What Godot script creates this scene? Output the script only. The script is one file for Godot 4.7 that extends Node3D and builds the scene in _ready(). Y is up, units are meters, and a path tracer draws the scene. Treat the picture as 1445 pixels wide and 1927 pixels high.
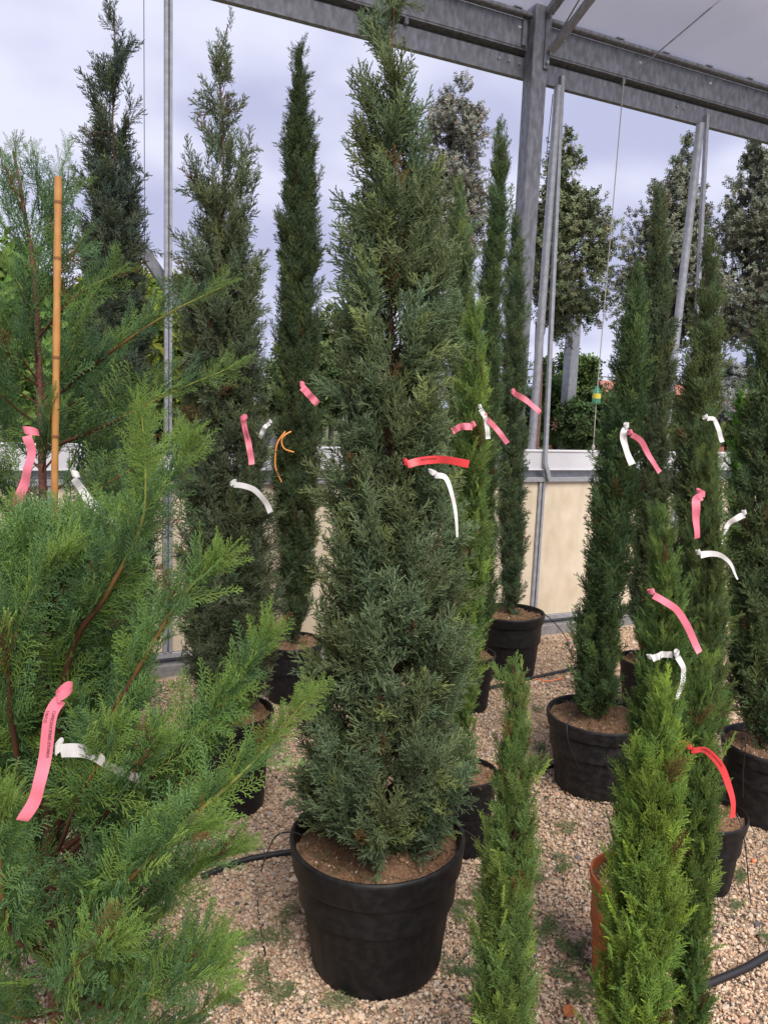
extends Node3D
# A nursery bay: potted cypresses on gravel beside the low side wall of a greenhouse.

var rng := RandomNumberGenerator.new()
var names := {}
var M := {}
var SPRAY := {}

# ---------------------------------------------------------------- helpers
func lin(r: float, g: float, b: float) -> Color:
	return Color(r, g, b).linear_to_srgb()

func mat(c: Color, rough := 0.8, metal := 0.0, tex: Texture2D = null, tscale := 1.0) -> StandardMaterial3D:
	var m := StandardMaterial3D.new()
	m.albedo_color = c
	m.roughness = rough
	m.metallic = metal
	if tex:
		m.albedo_texture = tex
		m.uv1_triplanar = true
		m.uv1_world_triplanar = true
		m.uv1_scale = Vector3.ONE * tscale
	return m

func noise_tex(sd: int, freq: float, oct: int, c0: Color, c1: Color, size := 256, contrast := 1.0) -> ImageTexture:
	var n := FastNoiseLite.new()
	n.seed = sd
	n.frequency = freq
	n.fractal_octaves = oct
	n.noise_type = FastNoiseLite.TYPE_SIMPLEX_SMOOTH
	var g := n.get_seamless_image(size, size)
	var im := Image.create(size, size, true, Image.FORMAT_RGB8)
	for y in size:
		for x in size:
			var v := clampf((g.get_pixel(x, y).r - 0.5) * contrast + 0.5, 0.0, 1.0)
			im.set_pixel(x, y, c0.lerp(c1, v))
	im.generate_mipmaps()
	return ImageTexture.create_from_image(im)

func numbered(called: String) -> String:
	var k: int = names.get(called, 0)
	names[called] = k + 1
	return called if k == 0 else "%s_%03d" % [called, k]

func tag(o: Node, label: String, category: String, group := "", kind := "") -> void:
	if label: o.set_meta("label", label)
	if category: o.set_meta("category", category)
	if group: o.set_meta("group", group)
	if kind: o.set_meta("kind", kind)

func thing(called: String, label: String, category: String, at: Vector3, group := "") -> Node3D:
	var o := Node3D.new()
	o.name = numbered(called)
	add_child(o)
	o.position = at
	tag(o, label, category, group)
	return o

func part(called: String, mesh: Mesh, m: Material, parent: Node, at := Vector3.ZERO, rot := Vector3.ZERO) -> MeshInstance3D:
	var o := MeshInstance3D.new()
	o.name = numbered(called) if parent == self else called
	o.mesh = mesh
	o.material_override = m
	o.position = at
	o.rotation = rot
	parent.add_child(o, true)
	return o

class Geo:
	var v := PackedVector3Array()
	var n := PackedVector3Array()
	var c := PackedColorArray()
	var i := PackedInt32Array()
	func twig(a: Vector3, b: Vector3, r0: float, r1: float, c0: Color, c1: Color, sides := 3, blunt := 0.8) -> void:
		var d := (b - a)
		if d.length() < 1e-6: return
		d = d.normalized()
		var u := d.cross(Vector3(0.31, 0.17, 0.93)).normalized()
		var w := d.cross(u)
		var s := v.size()
		var m := a.lerp(b, blunt)
		for k in sides:
			var q := TAU * k / sides
			var o := u * cos(q) + w * sin(q)
			v.append(a + o * r0); n.append(o); c.append(c0)
			v.append(m + o * r1); n.append(o); c.append(c1)
		v.append(b); n.append(d); c.append(c1)
		for k in sides:
			var e := (k + 1) % sides
			i.append_array(PackedInt32Array([s + 2 * k, s + 2 * k + 1, s + 2 * e + 1, s + 2 * k, s + 2 * e + 1, s + 2 * e, s + 2 * k + 1, s + 2 * sides, s + 2 * e + 1]))
	func tube(p: PackedVector3Array, r: PackedFloat32Array, sides: int, cols: PackedColorArray = PackedColorArray()) -> void:
		var s := v.size()
		var ref := Vector3(0.31, 0.17, 0.93)
		for k in p.size():
			var d := (p[mini(k + 1, p.size() - 1)] - p[maxi(k - 1, 0)]).normalized()
			if absf(d.dot(ref)) > 0.95: ref = Vector3(0.9, 0.3, 0.1)
			var u := d.cross(ref).normalized()
			var w := d.cross(u)
			for q in sides:
				var o := u * cos(TAU * q / sides) + w * sin(TAU * q / sides)
				v.append(p[k] + o * r[k]); n.append(o)
				c.append(cols[k] if cols.size() else Color.WHITE)
		for k in p.size() - 1:
			for q in sides:
				var e := (q + 1) % sides
				var a0 := s + k * sides + q
				var a1 := s + k * sides + e
				i.append_array(PackedInt32Array([a0, a0 + sides, a1 + sides, a0, a1 + sides, a1]))
		for end in [0, p.size() - 1]:
			var cc := v.size()
			var dd := (p[1] - p[0]).normalized() * -1.0 if end == 0 else (p[end] - p[end - 1]).normalized()
			v.append(p[end]); n.append(dd); c.append(cols[end] if cols.size() else Color.WHITE)
			for q in sides:
				v.append(v[s + end * sides + q]); n.append(dd); c.append(c[s + end * sides + q])
			for q in sides:
				var e := (q + 1) % sides
				if end == 0: i.append_array(PackedInt32Array([cc, cc + 1 + q, cc + 1 + e]))
				else: i.append_array(PackedInt32Array([cc, cc + 1 + e, cc + 1 + q]))
	func tri(a: Vector3, b: Vector3, d: Vector3, col: Color) -> void:
		var nn := (d - a).cross(b - a).normalized()
		var s := v.size()
		for q in [a, b, d]:
			v.append(q); n.append(nn); c.append(col)
		i.append_array(PackedInt32Array([s, s + 1, s + 2]))
	func quad(a: Vector3, b: Vector3, d: Vector3, e: Vector3, col := Color.WHITE) -> void:
		tri(a, b, d, col)
		tri(a, d, e, col)
	# box with chamfered edges: x y z extents lo..hi
	func box(lo: Vector3, hi: Vector3, ch := 0.002) -> void:
		var cen := (lo + hi) * 0.5
		var h := (hi - lo) * 0.5
		ch = minf(ch, 0.45 * minf(h.x, minf(h.y, h.z)))
		var pt := func(s: Vector3, ax: int) -> Vector3:
			var k := h - Vector3.ONE * ch
			k[ax] = h[ax]
			return cen + s * k
		for ax in 3:
			var a1 := (ax + 1) % 3
			var a2 := (ax + 2) % 3
			for sg in [-1.0, 1.0]:
				var q := []
				for w in [[-1.0, -1.0], [1.0, -1.0], [1.0, 1.0], [-1.0, 1.0]]:
					var s := Vector3.ZERO
					s[ax] = sg; s[a1] = w[0]; s[a2] = w[1]
					q.append(pt.call(s, ax))
				if sg > 0: quad(q[0], q[3], q[2], q[1])
				else: quad(q[0], q[1], q[2], q[3])
			for s1 in [-1.0, 1.0]:
				for s2 in [-1.0, 1.0]:
					var s := Vector3.ZERO
					s[a1] = s1; s[a2] = s2
					var sa := s; sa[ax] = -1.0
					var sb := s; sb[ax] = 1.0
					var q := [pt.call(sa, a1), pt.call(sb, a1), pt.call(sb, a2), pt.call(sa, a2)]
					var nn: Vector3 = (q[3] - q[0]).cross(q[1] - q[0])
					if nn.dot(s) > 0: quad(q[0], q[1], q[2], q[3])
					else: quad(q[0], q[3], q[2], q[1])
		for sx in [-1.0, 1.0]:
			for sy in [-1.0, 1.0]:
				for sz in [-1.0, 1.0]:
					var s := Vector3(sx, sy, sz)
					var q := [pt.call(s, 0), pt.call(s, 1), pt.call(s, 2)]
					var nn: Vector3 = (q[2] - q[0]).cross(q[1] - q[0])
					if nn.dot(s) > 0: tri(q[0], q[1], q[2], Color.WHITE)
					else: tri(q[0], q[2], q[1], Color.WHITE)
	# lathe round y: profile of (r, y) from the bottom outside up and over
	func lathe(pr: PackedVector2Array, sides: int, wob = null) -> void:
		for k in pr.size() - 1:
			var a := pr[k]
			var b := pr[k + 1]
			if a.distance_to(b) < 1e-5: continue
			var s := v.size()
			var nd := Vector2(b.y - a.y, -(b.x - a.x)).normalized()
			for q in sides + 1:
				var t := TAU * (q % sides) / sides
				var f0: float = wob.call(t, a.y) if wob != null else 1.0
				var f1: float = wob.call(t, b.y) if wob != null else 1.0
				var o := Vector3(cos(t), 0, -sin(t))
				var nn := (o * nd.x + Vector3.UP * nd.y).normalized()
				v.append(o * a.x * f0 + Vector3.UP * a.y); n.append(nn); c.append(Color.WHITE)
				v.append(o * b.x * f1 + Vector3.UP * b.y); n.append(nn); c.append(Color.WHITE)
			for q in sides:
				var x := s + 2 * q
				i.append_array(PackedInt32Array([x, x + 1, x + 3, x, x + 3, x + 2]))
	func mesh() -> ArrayMesh:
		var a := []
		a.resize(Mesh.ARRAY_MAX)
		a[Mesh.ARRAY_VERTEX] = v
		a[Mesh.ARRAY_NORMAL] = n
		a[Mesh.ARRAY_COLOR] = c
		a[Mesh.ARRAY_INDEX] = i
		var m := ArrayMesh.new()
		m.add_surface_from_arrays(Mesh.PRIMITIVE_TRIANGLES, a)
		return m

func box_part(called: String, lo: Vector3, hi: Vector3, m: Material, parent: Node, ch := 0.002) -> MeshInstance3D:
	var g := Geo.new()
	g.box(lo, hi, ch)
	return part(called, g.mesh(), m, parent)

func bar(p: PackedVector3Array, r: float, sides := 10) -> ArrayMesh:
	var g := Geo.new()
	var rr := PackedFloat32Array()
	for k in p.size(): rr.append(r)
	g.tube(p, rr, sides)
	return g.mesh()

func smooth_path(p: Array, per := 8) -> PackedVector3Array:
	var o := PackedVector3Array()
	for k in p.size() - 1:
		var a: Vector3 = p[maxi(k - 1, 0)]
		var b: Vector3 = p[k]
		var c: Vector3 = p[k + 1]
		var d: Vector3 = p[mini(k + 2, p.size() - 1)]
		for s in per:
			o.append(b.cubic_interpolate(c, a, d, float(s) / per))
	o.append(p[p.size() - 1])
	return o

func rv() -> Vector3:
	return Vector3(rng.randfn(), rng.randfn(), rng.randfn())

func scatter(called: String, meshes: Array, m: Material, parent: Node, xf: Array, cols: Array) -> void:
	# copies spread over the mesh variants: one MultiMesh for each variant
	var nvar := meshes.size()
	for q in nvar:
		var cnt := 0
		for k in range(q, xf.size(), nvar): cnt += 1
		if cnt == 0: continue
		var mm := MultiMesh.new()
		mm.transform_format = MultiMesh.TRANSFORM_3D
		mm.use_colors = true
		mm.mesh = meshes[q]
		mm.instance_count = cnt
		var j := 0
		for k in range(q, xf.size(), nvar):
			mm.set_instance_transform(j, xf[k])
			mm.set_instance_color(j, cols[k])
			j += 1
		var o := MultiMeshInstance3D.new()
		o.name = called
		o.multimesh = mm
		o.material_override = m
		o.set_meta("kind", "stuff")
		parent.add_child(o, true)

# ---------------------------------------------------------------- foliage pieces
func cypress_spray(sd: int, bright: bool) -> ArrayMesh:
	# a bushy twig 0.1 m long, scale leaves as short blunt cords
	rng.seed = sd
	var g := Geo.new()
	var stem := Color(0.16, 0.085, 0.045)
	var base := Color(1.05, 1.05, 1.02)
	var tip := Color(1.12, 1.1, 1.0)
	var p := Vector3.ZERO
	var d := Vector3.UP
	var L := 0.1
	var nn := 9
	for k in nn:
		var t := float(k) / nn
		var q := p + d * (L / nn)
		g.twig(p, q + d * 0.002, 0.0013 - 0.0005 * t, 0.0011 - 0.0004 * t, stem if t < 0.35 else base, stem if t < 0.2 else base, 3, 0.95)
		for s in 2:
			var az := (PI * s + rng.randf_range(-0.6, 0.6)) if bright else (PI * s + k * 1.1 + rng.randf_range(-0.5, 0.5))
			var out := Vector3(cos(az), 0, sin(az) * (0.55 if bright else 0.85))
			var dd := (d * rng.randf_range(0.9, 1.25) + out * rng.randf_range(0.65, 0.95)).normalized()
			var ln := lerpf(0.042, 0.018, t) * rng.randf_range(0.7, 1.2)
			var e := q + dd * ln
			g.twig(q, e, 0.001, 0.0009, base, tip, 3, 0.85)
			var ns := 4 if t > 0.6 else 5
			for w in ns:
				var f := (w + 0.6) / (ns + 0.3)
				var o := q.lerp(e, f)
				var side := dd.cross(rv()).normalized()
				var d3 := (dd * 1.1 + side * rng.randf_range(0.6, 1.0) + d * 0.25).normalized()
				var l3 := ln * 0.36 * (1.2 - 0.6 * f) * rng.randf_range(0.7, 1.3)
				g.twig(o, o + d3 * l3, 0.001, 0.0009, base, tip, 3, 0.8)
		p = q
		d = (d + rv() * 0.1).normalized()
	g.twig(p, p + d * 0.014, 0.001, 0.0008, base, tip, 3, 0.8)
	return g.mesh()

func ley_frond(sd: int) -> ArrayMesh:
	# a flat feathery frond 0.16 m long in the xy plane
	rng.seed = sd
	var g := Geo.new()
	var stem := Color(0.75, 0.85, 0.35)
	var base := Color(1.0, 1.0, 1.0)
	var tip := Color(1.12, 1.1, 0.95)
	var p := Vector3.ZERO
	var d := Vector3.UP
	var L := 0.16
	var nn := 22
	var bend := rng.randf_range(-0.02, 0.02)
	var open := rng.randf_range(0.6, 1.15)
	var full := rng.randf_range(0.8, 1.25)
	var cup := rng.randf_range(-0.012, 0.02)
	for k in nn:
		var t := float(k) / nn
		var q := p + d * (L / nn)
		g.twig(p, q + d * 0.001, 0.0012 - 0.0006 * t, 0.0011 - 0.0006 * t, stem if t < 0.5 else base, stem if t < 0.45 else base, 3, 0.95)
		var sgn := 1.0 if k % 2 == 0 else -1.0
		var sd_ := Vector3(d.y, -d.x, 0) * sgn
		var dd := (d * 1.05 + sd_ * open * rng.randf_range(0.6, 1.1) + Vector3(0, 0, rng.randf_range(-0.4, 0.4))).normalized()
		if rng.randf() < 0.1:
			p = q
			continue
		var ln := (0.048 * full * pow(1.0 - t, 0.7) + 0.008) * rng.randf_range(0.45, 1.3) * (0.55 + 0.45 * minf(1.0, t * 5.0))
		var e := q + dd * ln
		g.twig(q, e, 0.00115, 0.001, base, tip, 3, 0.85)
		var ns := int(ln / 0.0078)
		for w in ns:
			var f := (w + 0.8) / (ns + 0.6)
			var o := q.lerp(e, f)
			var s2 := 1.0 if w % 2 == 0 else -1.0
			var sv := Vector3(dd.y, -dd.x, 0) * s2
			var d3 := (dd * 1.2 + sv * 0.8 + Vector3(0, 0, rng.randf_range(-0.25, 0.25))).normalized()
			g.twig(o, o + d3 * (0.005 + 0.32 * ln * (1.0 - f)) * rng.randf_range(0.8, 1.2), 0.0011, 0.00095, base, tip, 3, 0.8)
		p = q
		d = Vector3(d.x + bend, d.y, d.z + cup).normalized()
	g.twig(p, p + d * 0.012, 0.0008, 0.0006, base, tip, 3, 0.8)
	return g.mesh()

func leaf_twig(sd: int, nl: int, ll: float, lw: float, L: float) -> ArrayMesh:
	# a woody shoot with separate folded leaves
	rng.seed = sd
	var g := Geo.new()
	g.twig(Vector3.ZERO, Vector3(0, L, 0), 0.0016, 0.001, Color(0.5, 0.35, 0.22), Color(0.6, 0.5, 0.3))
	for k in nl:
		var t := (k + 0.5) / nl
		var o := Vector3(0, L * t, 0)
		var az := k * 2.4 + rng.randf_range(-0.4, 0.4)
		var d := (Vector3(cos(az), 0.55 + rng.randf_range(-0.5, 0.5), sin(az))).normalized()
		var s := d.cross(Vector3.UP + rv() * 0.3).normalized()
		var nn := s.cross(d).normalized()
		var l := ll * rng.randf_range(0.7, 1.15)
		var w := lw * rng.randf_range(0.8, 1.1)
		var m := o + d * l * 0.5 - nn * 0.004
		var e := o + d * l + Vector3(0, -l * 0.12, 0)
		var col := Color.WHITE * rng.randf_range(0.9, 1.1)
		g.tri(o, m + s * w * 0.5 + nn * w * 0.18, e, col)
		g.tri(o, e, m - s * w * 0.5 + nn * w * 0.18, col)
	return g.mesh()

func pebble(sd: int) -> ArrayMesh:
	rng.seed = sd
	var t := (1.0 + sqrt(5.0)) / 2.0
	var p := [Vector3(-1, t, 0), Vector3(1, t, 0), Vector3(-1, -t, 0), Vector3(1, -t, 0), Vector3(0, -1, t), Vector3(0, 1, t), Vector3(0, -1, -t), Vector3(0, 1, -t), Vector3(t, 0, -1), Vector3(t, 0, 1), Vector3(-t, 0, -1), Vector3(-t, 0, 1)]
	for k in 12:
		p[k] = p[k].normalized() * rng.randf_range(0.72, 1.1) * 0.5
		p[k].y *= 0.7
	var f := [0, 11, 5, 0, 5, 1, 0, 1, 7, 0, 7, 10, 0, 10, 11, 1, 5, 9, 5, 11, 4, 11, 10, 2, 10, 7, 6, 7, 1, 8, 3, 9, 4, 3, 4, 2, 3, 2, 6, 3, 6, 8, 3, 8, 9, 4, 9, 5, 2, 4, 11, 6, 2, 10, 8, 6, 7, 9, 8, 1]
	var g := Geo.new()
	for k in range(0, 60, 3):
		g.tri(p[f[k]], p[f[k + 2]], p[f[k + 1]], Color.WHITE)
	return g.mesh()

# ---------------------------------------------------------------- plants
func prof(P: Array, h: float) -> Vector3:
	# (dx, dz, r) at the height h
	if h <= P[0][0]: return Vector3(P[0][1], 0, P[0][2])
	for k in P.size() - 1:
		if h <= P[k + 1][0]:
			var t: float = (h - P[k][0]) / (P[k + 1][0] - P[k][0])
			return Vector3(lerpf(P[k][1], P[k + 1][1], t), 0, lerpf(P[k][2], P[k + 1][2], t))
	var e: Array = P[P.size() - 1]
	return Vector3(e[1], 0, e[2])

func cypress(s: Dictionary) -> Node3D:
	var root := thing("cypress_tree", s.label, "cypress", Vector3(s.x, s.base, s.z), "potted cypress trees")
	var P: Array = s.prof                    # [height above the soil, sideways, radius] from the bottom up
	var H: float = P[P.size() - 1][0]
	var sc: float = s.get("scale", 1.0)
	var style: String = s.get("style", "cypress")
	rng.seed = int(s.seed)
	# trunk
	var g := Geo.new()
	var pts := PackedVector3Array()
	var rad := PackedFloat32Array()
	var tr: float = s.get("trunk", 0.014)
	for k in 25:
		var t := k / 24.0
		var q := prof(P, H * t * 0.985)
		pts.append(Vector3(q.x + 0.01 * sin(t * 9.0 + s.seed), H * t * 0.985 - (0.03 if k == 0 else 0.0), 0.008 * cos(t * 7.0 + s.seed)))
		rad.append(lerpf(tr, 0.0022, pow(t, 0.75)))
	g.tube(pts, rad, 7)
	part("trunk", g.mesh(), M.bark, root)
	# limbs and sprays
	var area := 0.0
	var cum := []
	for k in 60:
		var h := H * (k + 0.5) / 60.0
		var q := prof(P, h)
		var dens := 1.0
		if s.has("sparse") and h > s.sparse: dens = lerpf(1.0, s.get("thin", 0.4), clampf((h - s.sparse) / (H - s.sparse) * 1.6, 0, 1))
		area += (q.z + 0.012) * TAU * H / 60.0 * dens
		cum.append(area)
	var per: float = s.get("per", 1000.0)
	var total := int(area * per)
	var each: int = s.get("each", 8)
	var nb := maxi(8, total / each)
	var limbs := Geo.new()
	var xf := []
	var cols := []
	var tint: Color = s.tint
	for b in nb:
		var pick := area * (b + rng.randf()) / nb
		var ki := 0
		while ki < 59 and cum[ki] < pick: ki += 1
		var h := H * (ki + rng.randf()) / 60.0
		var q := prof(P, h)
		var R := q.z
		var ssc := sc * clampf(0.55 + R / 0.16, 0.62, 1.1)
		var rr := maxf(R - 0.032 * ssc, R * 0.4) * sqrt(rng.randf_range(0.2, 1.0))
		var az := b * 2.39996 + rng.randf_range(-0.5, 0.5)
		var out := Vector3(cos(az), 0, sin(az))
		var rise := clampf(rr * rng.randf_range(1.2, 2.2) + 0.05, 0.04, 0.5)
		var h0 := maxf(0.02, h - rise)
		var q0 := prof(P, h0)
		var a := Vector3(q0.x, h0, 0)
		var e := Vector3(q.x, h, 0) + out * rr
		var m := Vector3(lerpf(q0.x, q.x, 0.4), lerpf(h0, h, 0.35), 0) + out * rr * 0.72
		var bp := PackedVector3Array()
		var br := PackedFloat32Array()
		for k in 6:
			var t := k / 5.0
			bp.append(a.lerp(m, t).lerp(m.lerp(e, t), t))
			br.append(lerpf(0.0015 + 0.012 * rr, 0.0009, t))
		limbs.tube(bp, br, 3)
		var clump := rng.randf_range(0.82, 1.18)
		var warm := rng.randf()
		for k in each:
			var t := sqrt(rng.randf_range(0.12, 1.0))
			if k == 0: t = 1.0
			var fi := int(t * 4.999)
			var o := bp[fi].lerp(bp[fi + 1], t * 5.0 - fi) if fi < 5 else bp[5]
			var tg := (bp[mini(fi + 1, 5)] - bp[fi]).normalized()
			var up: float = s.get("up", 0.55)
			var d: Vector3 = (tg * 0.75 + out * rng.randf_range(0.05, 0.6) + Vector3.UP * up + rv() * s.get("loose", 0.33)).normalized()
			o += rv() * 0.011 - d * 0.035 * ssc
			var x: Vector3 = d.cross(rv()).normalized()
			var z: Vector3 = x.cross(d)
			var l := ssc * rng.randf_range(0.75, 1.25)
			xf.append(Transform3D(Basis(x * l, d * l, z * l), o))
			var f := clump * rng.randf_range(0.85, 1.15)
			var c := Color(tint.r * f * (1.0 + 0.22 * warm * s.get("warm", 1.0)), tint.g * f, tint.b * f * (1.0 - 0.2 * warm))
			var die := rng.randf()
			if die < s.get("dead", 0.012): c = Color(0.13, 0.075, 0.03)
			elif die < s.get("young", 0.07) + 0.012: c = Color(tint.r * 1.9, tint.g * 1.6, tint.b * 1.05)
			cols.append(c)
	# leading shoots
	for k in 9:
		var h := H * (1.0 - 0.022 * k)
		var q := prof(P, h)
		var d := (Vector3.UP + rv() * 0.2).normalized()
		var x := d.cross(rv()).normalized()
		var l := sc * 0.7
		xf.append(Transform3D(Basis(x * l, d * l, x.cross(d) * l), Vector3(q.x, h - 0.06 * sc, 0)))
		cols.append(tint)
	part("branches", limbs.mesh(), M.bark, root).set_meta("kind", "stuff")
	scatter("foliage", SPRAY[style], M.leaf, root, xf, cols)
	return root

func leylandii(s: Dictionary) -> Node3D:
	var root := thing("leyland_cypress", s.label, "cypress", Vector3(s.x, s.base, s.z), "feathery leyland cypresses")
	rng.seed = int(s.seed)
	var o0 := Vector3(s.x, s.base, s.z)
	var g := Geo.new()
	var tp := smooth_path(s.trunk.map(func(q): return q - o0), 6)
	var rad := PackedFloat32Array()
	for k in tp.size(): rad.append(lerpf(s.get("thick", 0.013), 0.0022, pow(float(k) / (tp.size() - 1), 0.8)))
	g.tube(tp, rad, 8)
	part("trunk", g.mesh(), M.redbark, root)
	var paths := []
	for b in s.limbs:
		paths.append(smooth_path(b.map(func(q): return q - o0), 6))
	var H: float = tp[tp.size() - 1].y
	for b in int(s.auto):
		var t: float = pow((b + rng.randf()) / float(s.auto), 0.85) * s.get("tmax", 0.94) + 0.03
		var at := tp[int(t * (tp.size() - 1))]
		var az := b * 2.39996 + rng.randf_range(-0.4, 0.4)
		var R: float = s.radius * pow(1.0 - t, s.get("taper", 0.75)) * rng.randf_range(0.65, 1.05) + 0.07
		var out := Vector3(cos(az), 0, sin(az))
		if out.dot(Vector3(-0.35, 0, 0.94)) > 0.55 and s.get("front", 1.0) < 1.0: R *= s.front
		var lift := rng.randf_range(0.55, 1.15)
		var e := at + out * R + Vector3.UP * R * lift
		var m := at + out * R * 0.55 + Vector3.UP * R * lift * 0.3
		var pp := PackedVector3Array()
		for k in 9:
			var q := k / 8.0
			pp.append(at.lerp(m, q).lerp(m.lerp(e, q), q))
		paths.append(pp)
	var limbs := Geo.new()
	var xf := []
	var cols := []
	var tint: Color = s.tint
	var nexp: int = s.limbs.size()
	for bi in paths.size():
		var pp: PackedVector3Array = paths[bi]
		var ln := 0.0
		for k in pp.size() - 1: ln += pp[k].distance_to(pp[k + 1])
		var br := PackedFloat32Array()
		var bc := PackedColorArray()
		for k in pp.size():
			var t := float(k) / (pp.size() - 1)
			br.append(lerpf(0.0012 + ln * (0.0075 if bi < nexp else 0.005), 0.0011, t))
			bc.append(Color(0.12, 0.045, 0.025) if t < 0.5 else (Color(0.26, 0.13, 0.04) if t < 0.62 else Color(0.25, 0.26, 0.06)))
		if s.has("airy") and pp[pp.size() / 2].y > s.airy:
			for k in pp.size():
				br[k] *= 0.55
				bc[k] = Color(0.16, 0.1, 0.055) if k < pp.size() / 3 else Color(0.13, 0.16, 0.07)
		limbs.tube(pp, br, 5, bc)
		var nf := int(ln * s.get("per", 85.0)) + 4
		var flat := rv().normalized()
		var f := rng.randf_range(0.8, 1.2)
		for k in nf:
			var t := 0.16 + 0.84 * (k + rng.randf() * 0.8) / nf
			var idx := minf(t, 0.999) * (pp.size() - 1)
			var fi := int(idx)
			var o := pp[fi].lerp(pp[fi + 1], idx - fi)
			var tg := (pp[fi + 1] - pp[fi]).normalized()
			var side := tg.cross(flat + rv() * 0.55).normalized() * (1.0 if k % 2 == 0 else -1.0)
			var d := (tg * rng.randf_range(0.8, 1.3) + side * rng.randf_range(0.35, 1.0) + Vector3.UP * 0.6 + rv() * 0.15).normalized()
			if k == nf - 1: d = tg
			var z := d.cross(side).normalized().lerp(rv().normalized(), 0.3)
			var x := d.cross(z).normalized()
			z = x.cross(d)
			if s.has("airy") and o.y > s.airy and rng.randf() < 0.1: continue
			var l: float = (0.78 if s.has("airy") and o.y > s.airy else 1.0) * lerpf(1.2, 0.4, t) * rng.randf_range(0.7, 1.15) * s.get("scale", 1.0)
			xf.append(Transform3D(Basis(x * l, d * l, z * l), o))
			var w := f * rng.randf_range(0.85, 1.15)
			var c := Color(tint.r * w, tint.g * w, tint.b * w * rng.randf_range(0.75, 1.1))
			var yd := rng.randf()
			if yd < 0.018: c = Color(0.16, 0.09, 0.035)
			elif yd < s.get("fresh", 0.25) or t > 0.8: c = Color(tint.r * 1.55, tint.g * 1.34, tint.b * 0.85)
			elif yd > 0.8: c = Color(tint.r * 0.8, tint.g * 0.85, tint.b * 0.98)
			cols.append(c)
	part("branches", limbs.mesh(), M.twigs, root).set_meta("kind", "stuff")
	scatter("foliage", SPRAY.ley, M.leaf, root, xf, cols)
	return root

func broadleaf(called: String, label: String, category: String, group: String, at: Vector3, trunk_h: float, trunk_r: float, blobs: Array, per: float, tint: Color, kind: String, sd: int, bark: Material) -> Node3D:
	# crown of separate leafy shoots gathered in clumps inside the given ellipsoids [centre, radii]
	var root := thing(called, label, category, at, group)
	rng.seed = sd
	var limbs := Geo.new()
	if trunk_h > 0.0:
		var g := Geo.new()
		var p := PackedVector3Array()
		var r := PackedFloat32Array()
		for k in 9:
			var t := k / 8.0
			p.append(Vector3(sin(t * 5.0 + sd) * 0.02, trunk_h * t - (0.05 if k == 0 else 0.0), cos(t * 4.0 + sd) * 0.02))
			r.append(lerpf(trunk_r, trunk_r * 0.6, t))
		g.tube(p, r, 8)
		part("trunk", g.mesh(), bark, root)
	var top := Vector3(0, trunk_h, 0)
	var xf := []
	var cols := []
	for bl in blobs:
		var cen: Vector3 = bl[0]
		var R: Vector3 = bl[1]
		var vol := pow(R.x * R.y * R.z, 0.667) * 12.0
		var nc := int(vol * per / 12.0) + 3
		for c in nc:
			var u := rv().normalized() * pow(rng.randf_range(0.15, 1.0), 0.4)
			var cc := cen + u * R
			var mid := top.lerp(cc, 0.5) + Vector3(0, 0.1 * R.y, 0)
			if c % 2 == 0:
				limbs.tube(PackedVector3Array([top.lerp(cen, 0.15), mid, cc]), PackedFloat32Array([trunk_r * 0.35 + 0.003, 0.006, 0.002]), 3)
			var f := rng.randf_range(0.82, 1.18)
			for k in 16:
				var d := (u + rv() * 0.6 + Vector3.UP * 0.35).normalized()
				var o := cc + rv() * 0.055 * clampf(R.x / 0.4, 0.5, 1.8)
				var x := d.cross(rv()).normalized()
				var l := rng.randf_range(0.7, 1.25)
				xf.append(Transform3D(Basis(x * l, d * l, x.cross(d) * l), o))
				var w := f * rng.randf_range(0.9, 1.1)
				cols.append(Color(tint.r * w * rng.randf_range(0.9, 1.2), tint.g * w, tint.b * w))
	part("limbs", limbs.mesh(), bark, root).set_meta("kind", "stuff")
	scatter("crown", SPRAY[kind], M.broad, root, xf, cols)
	return root

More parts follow.
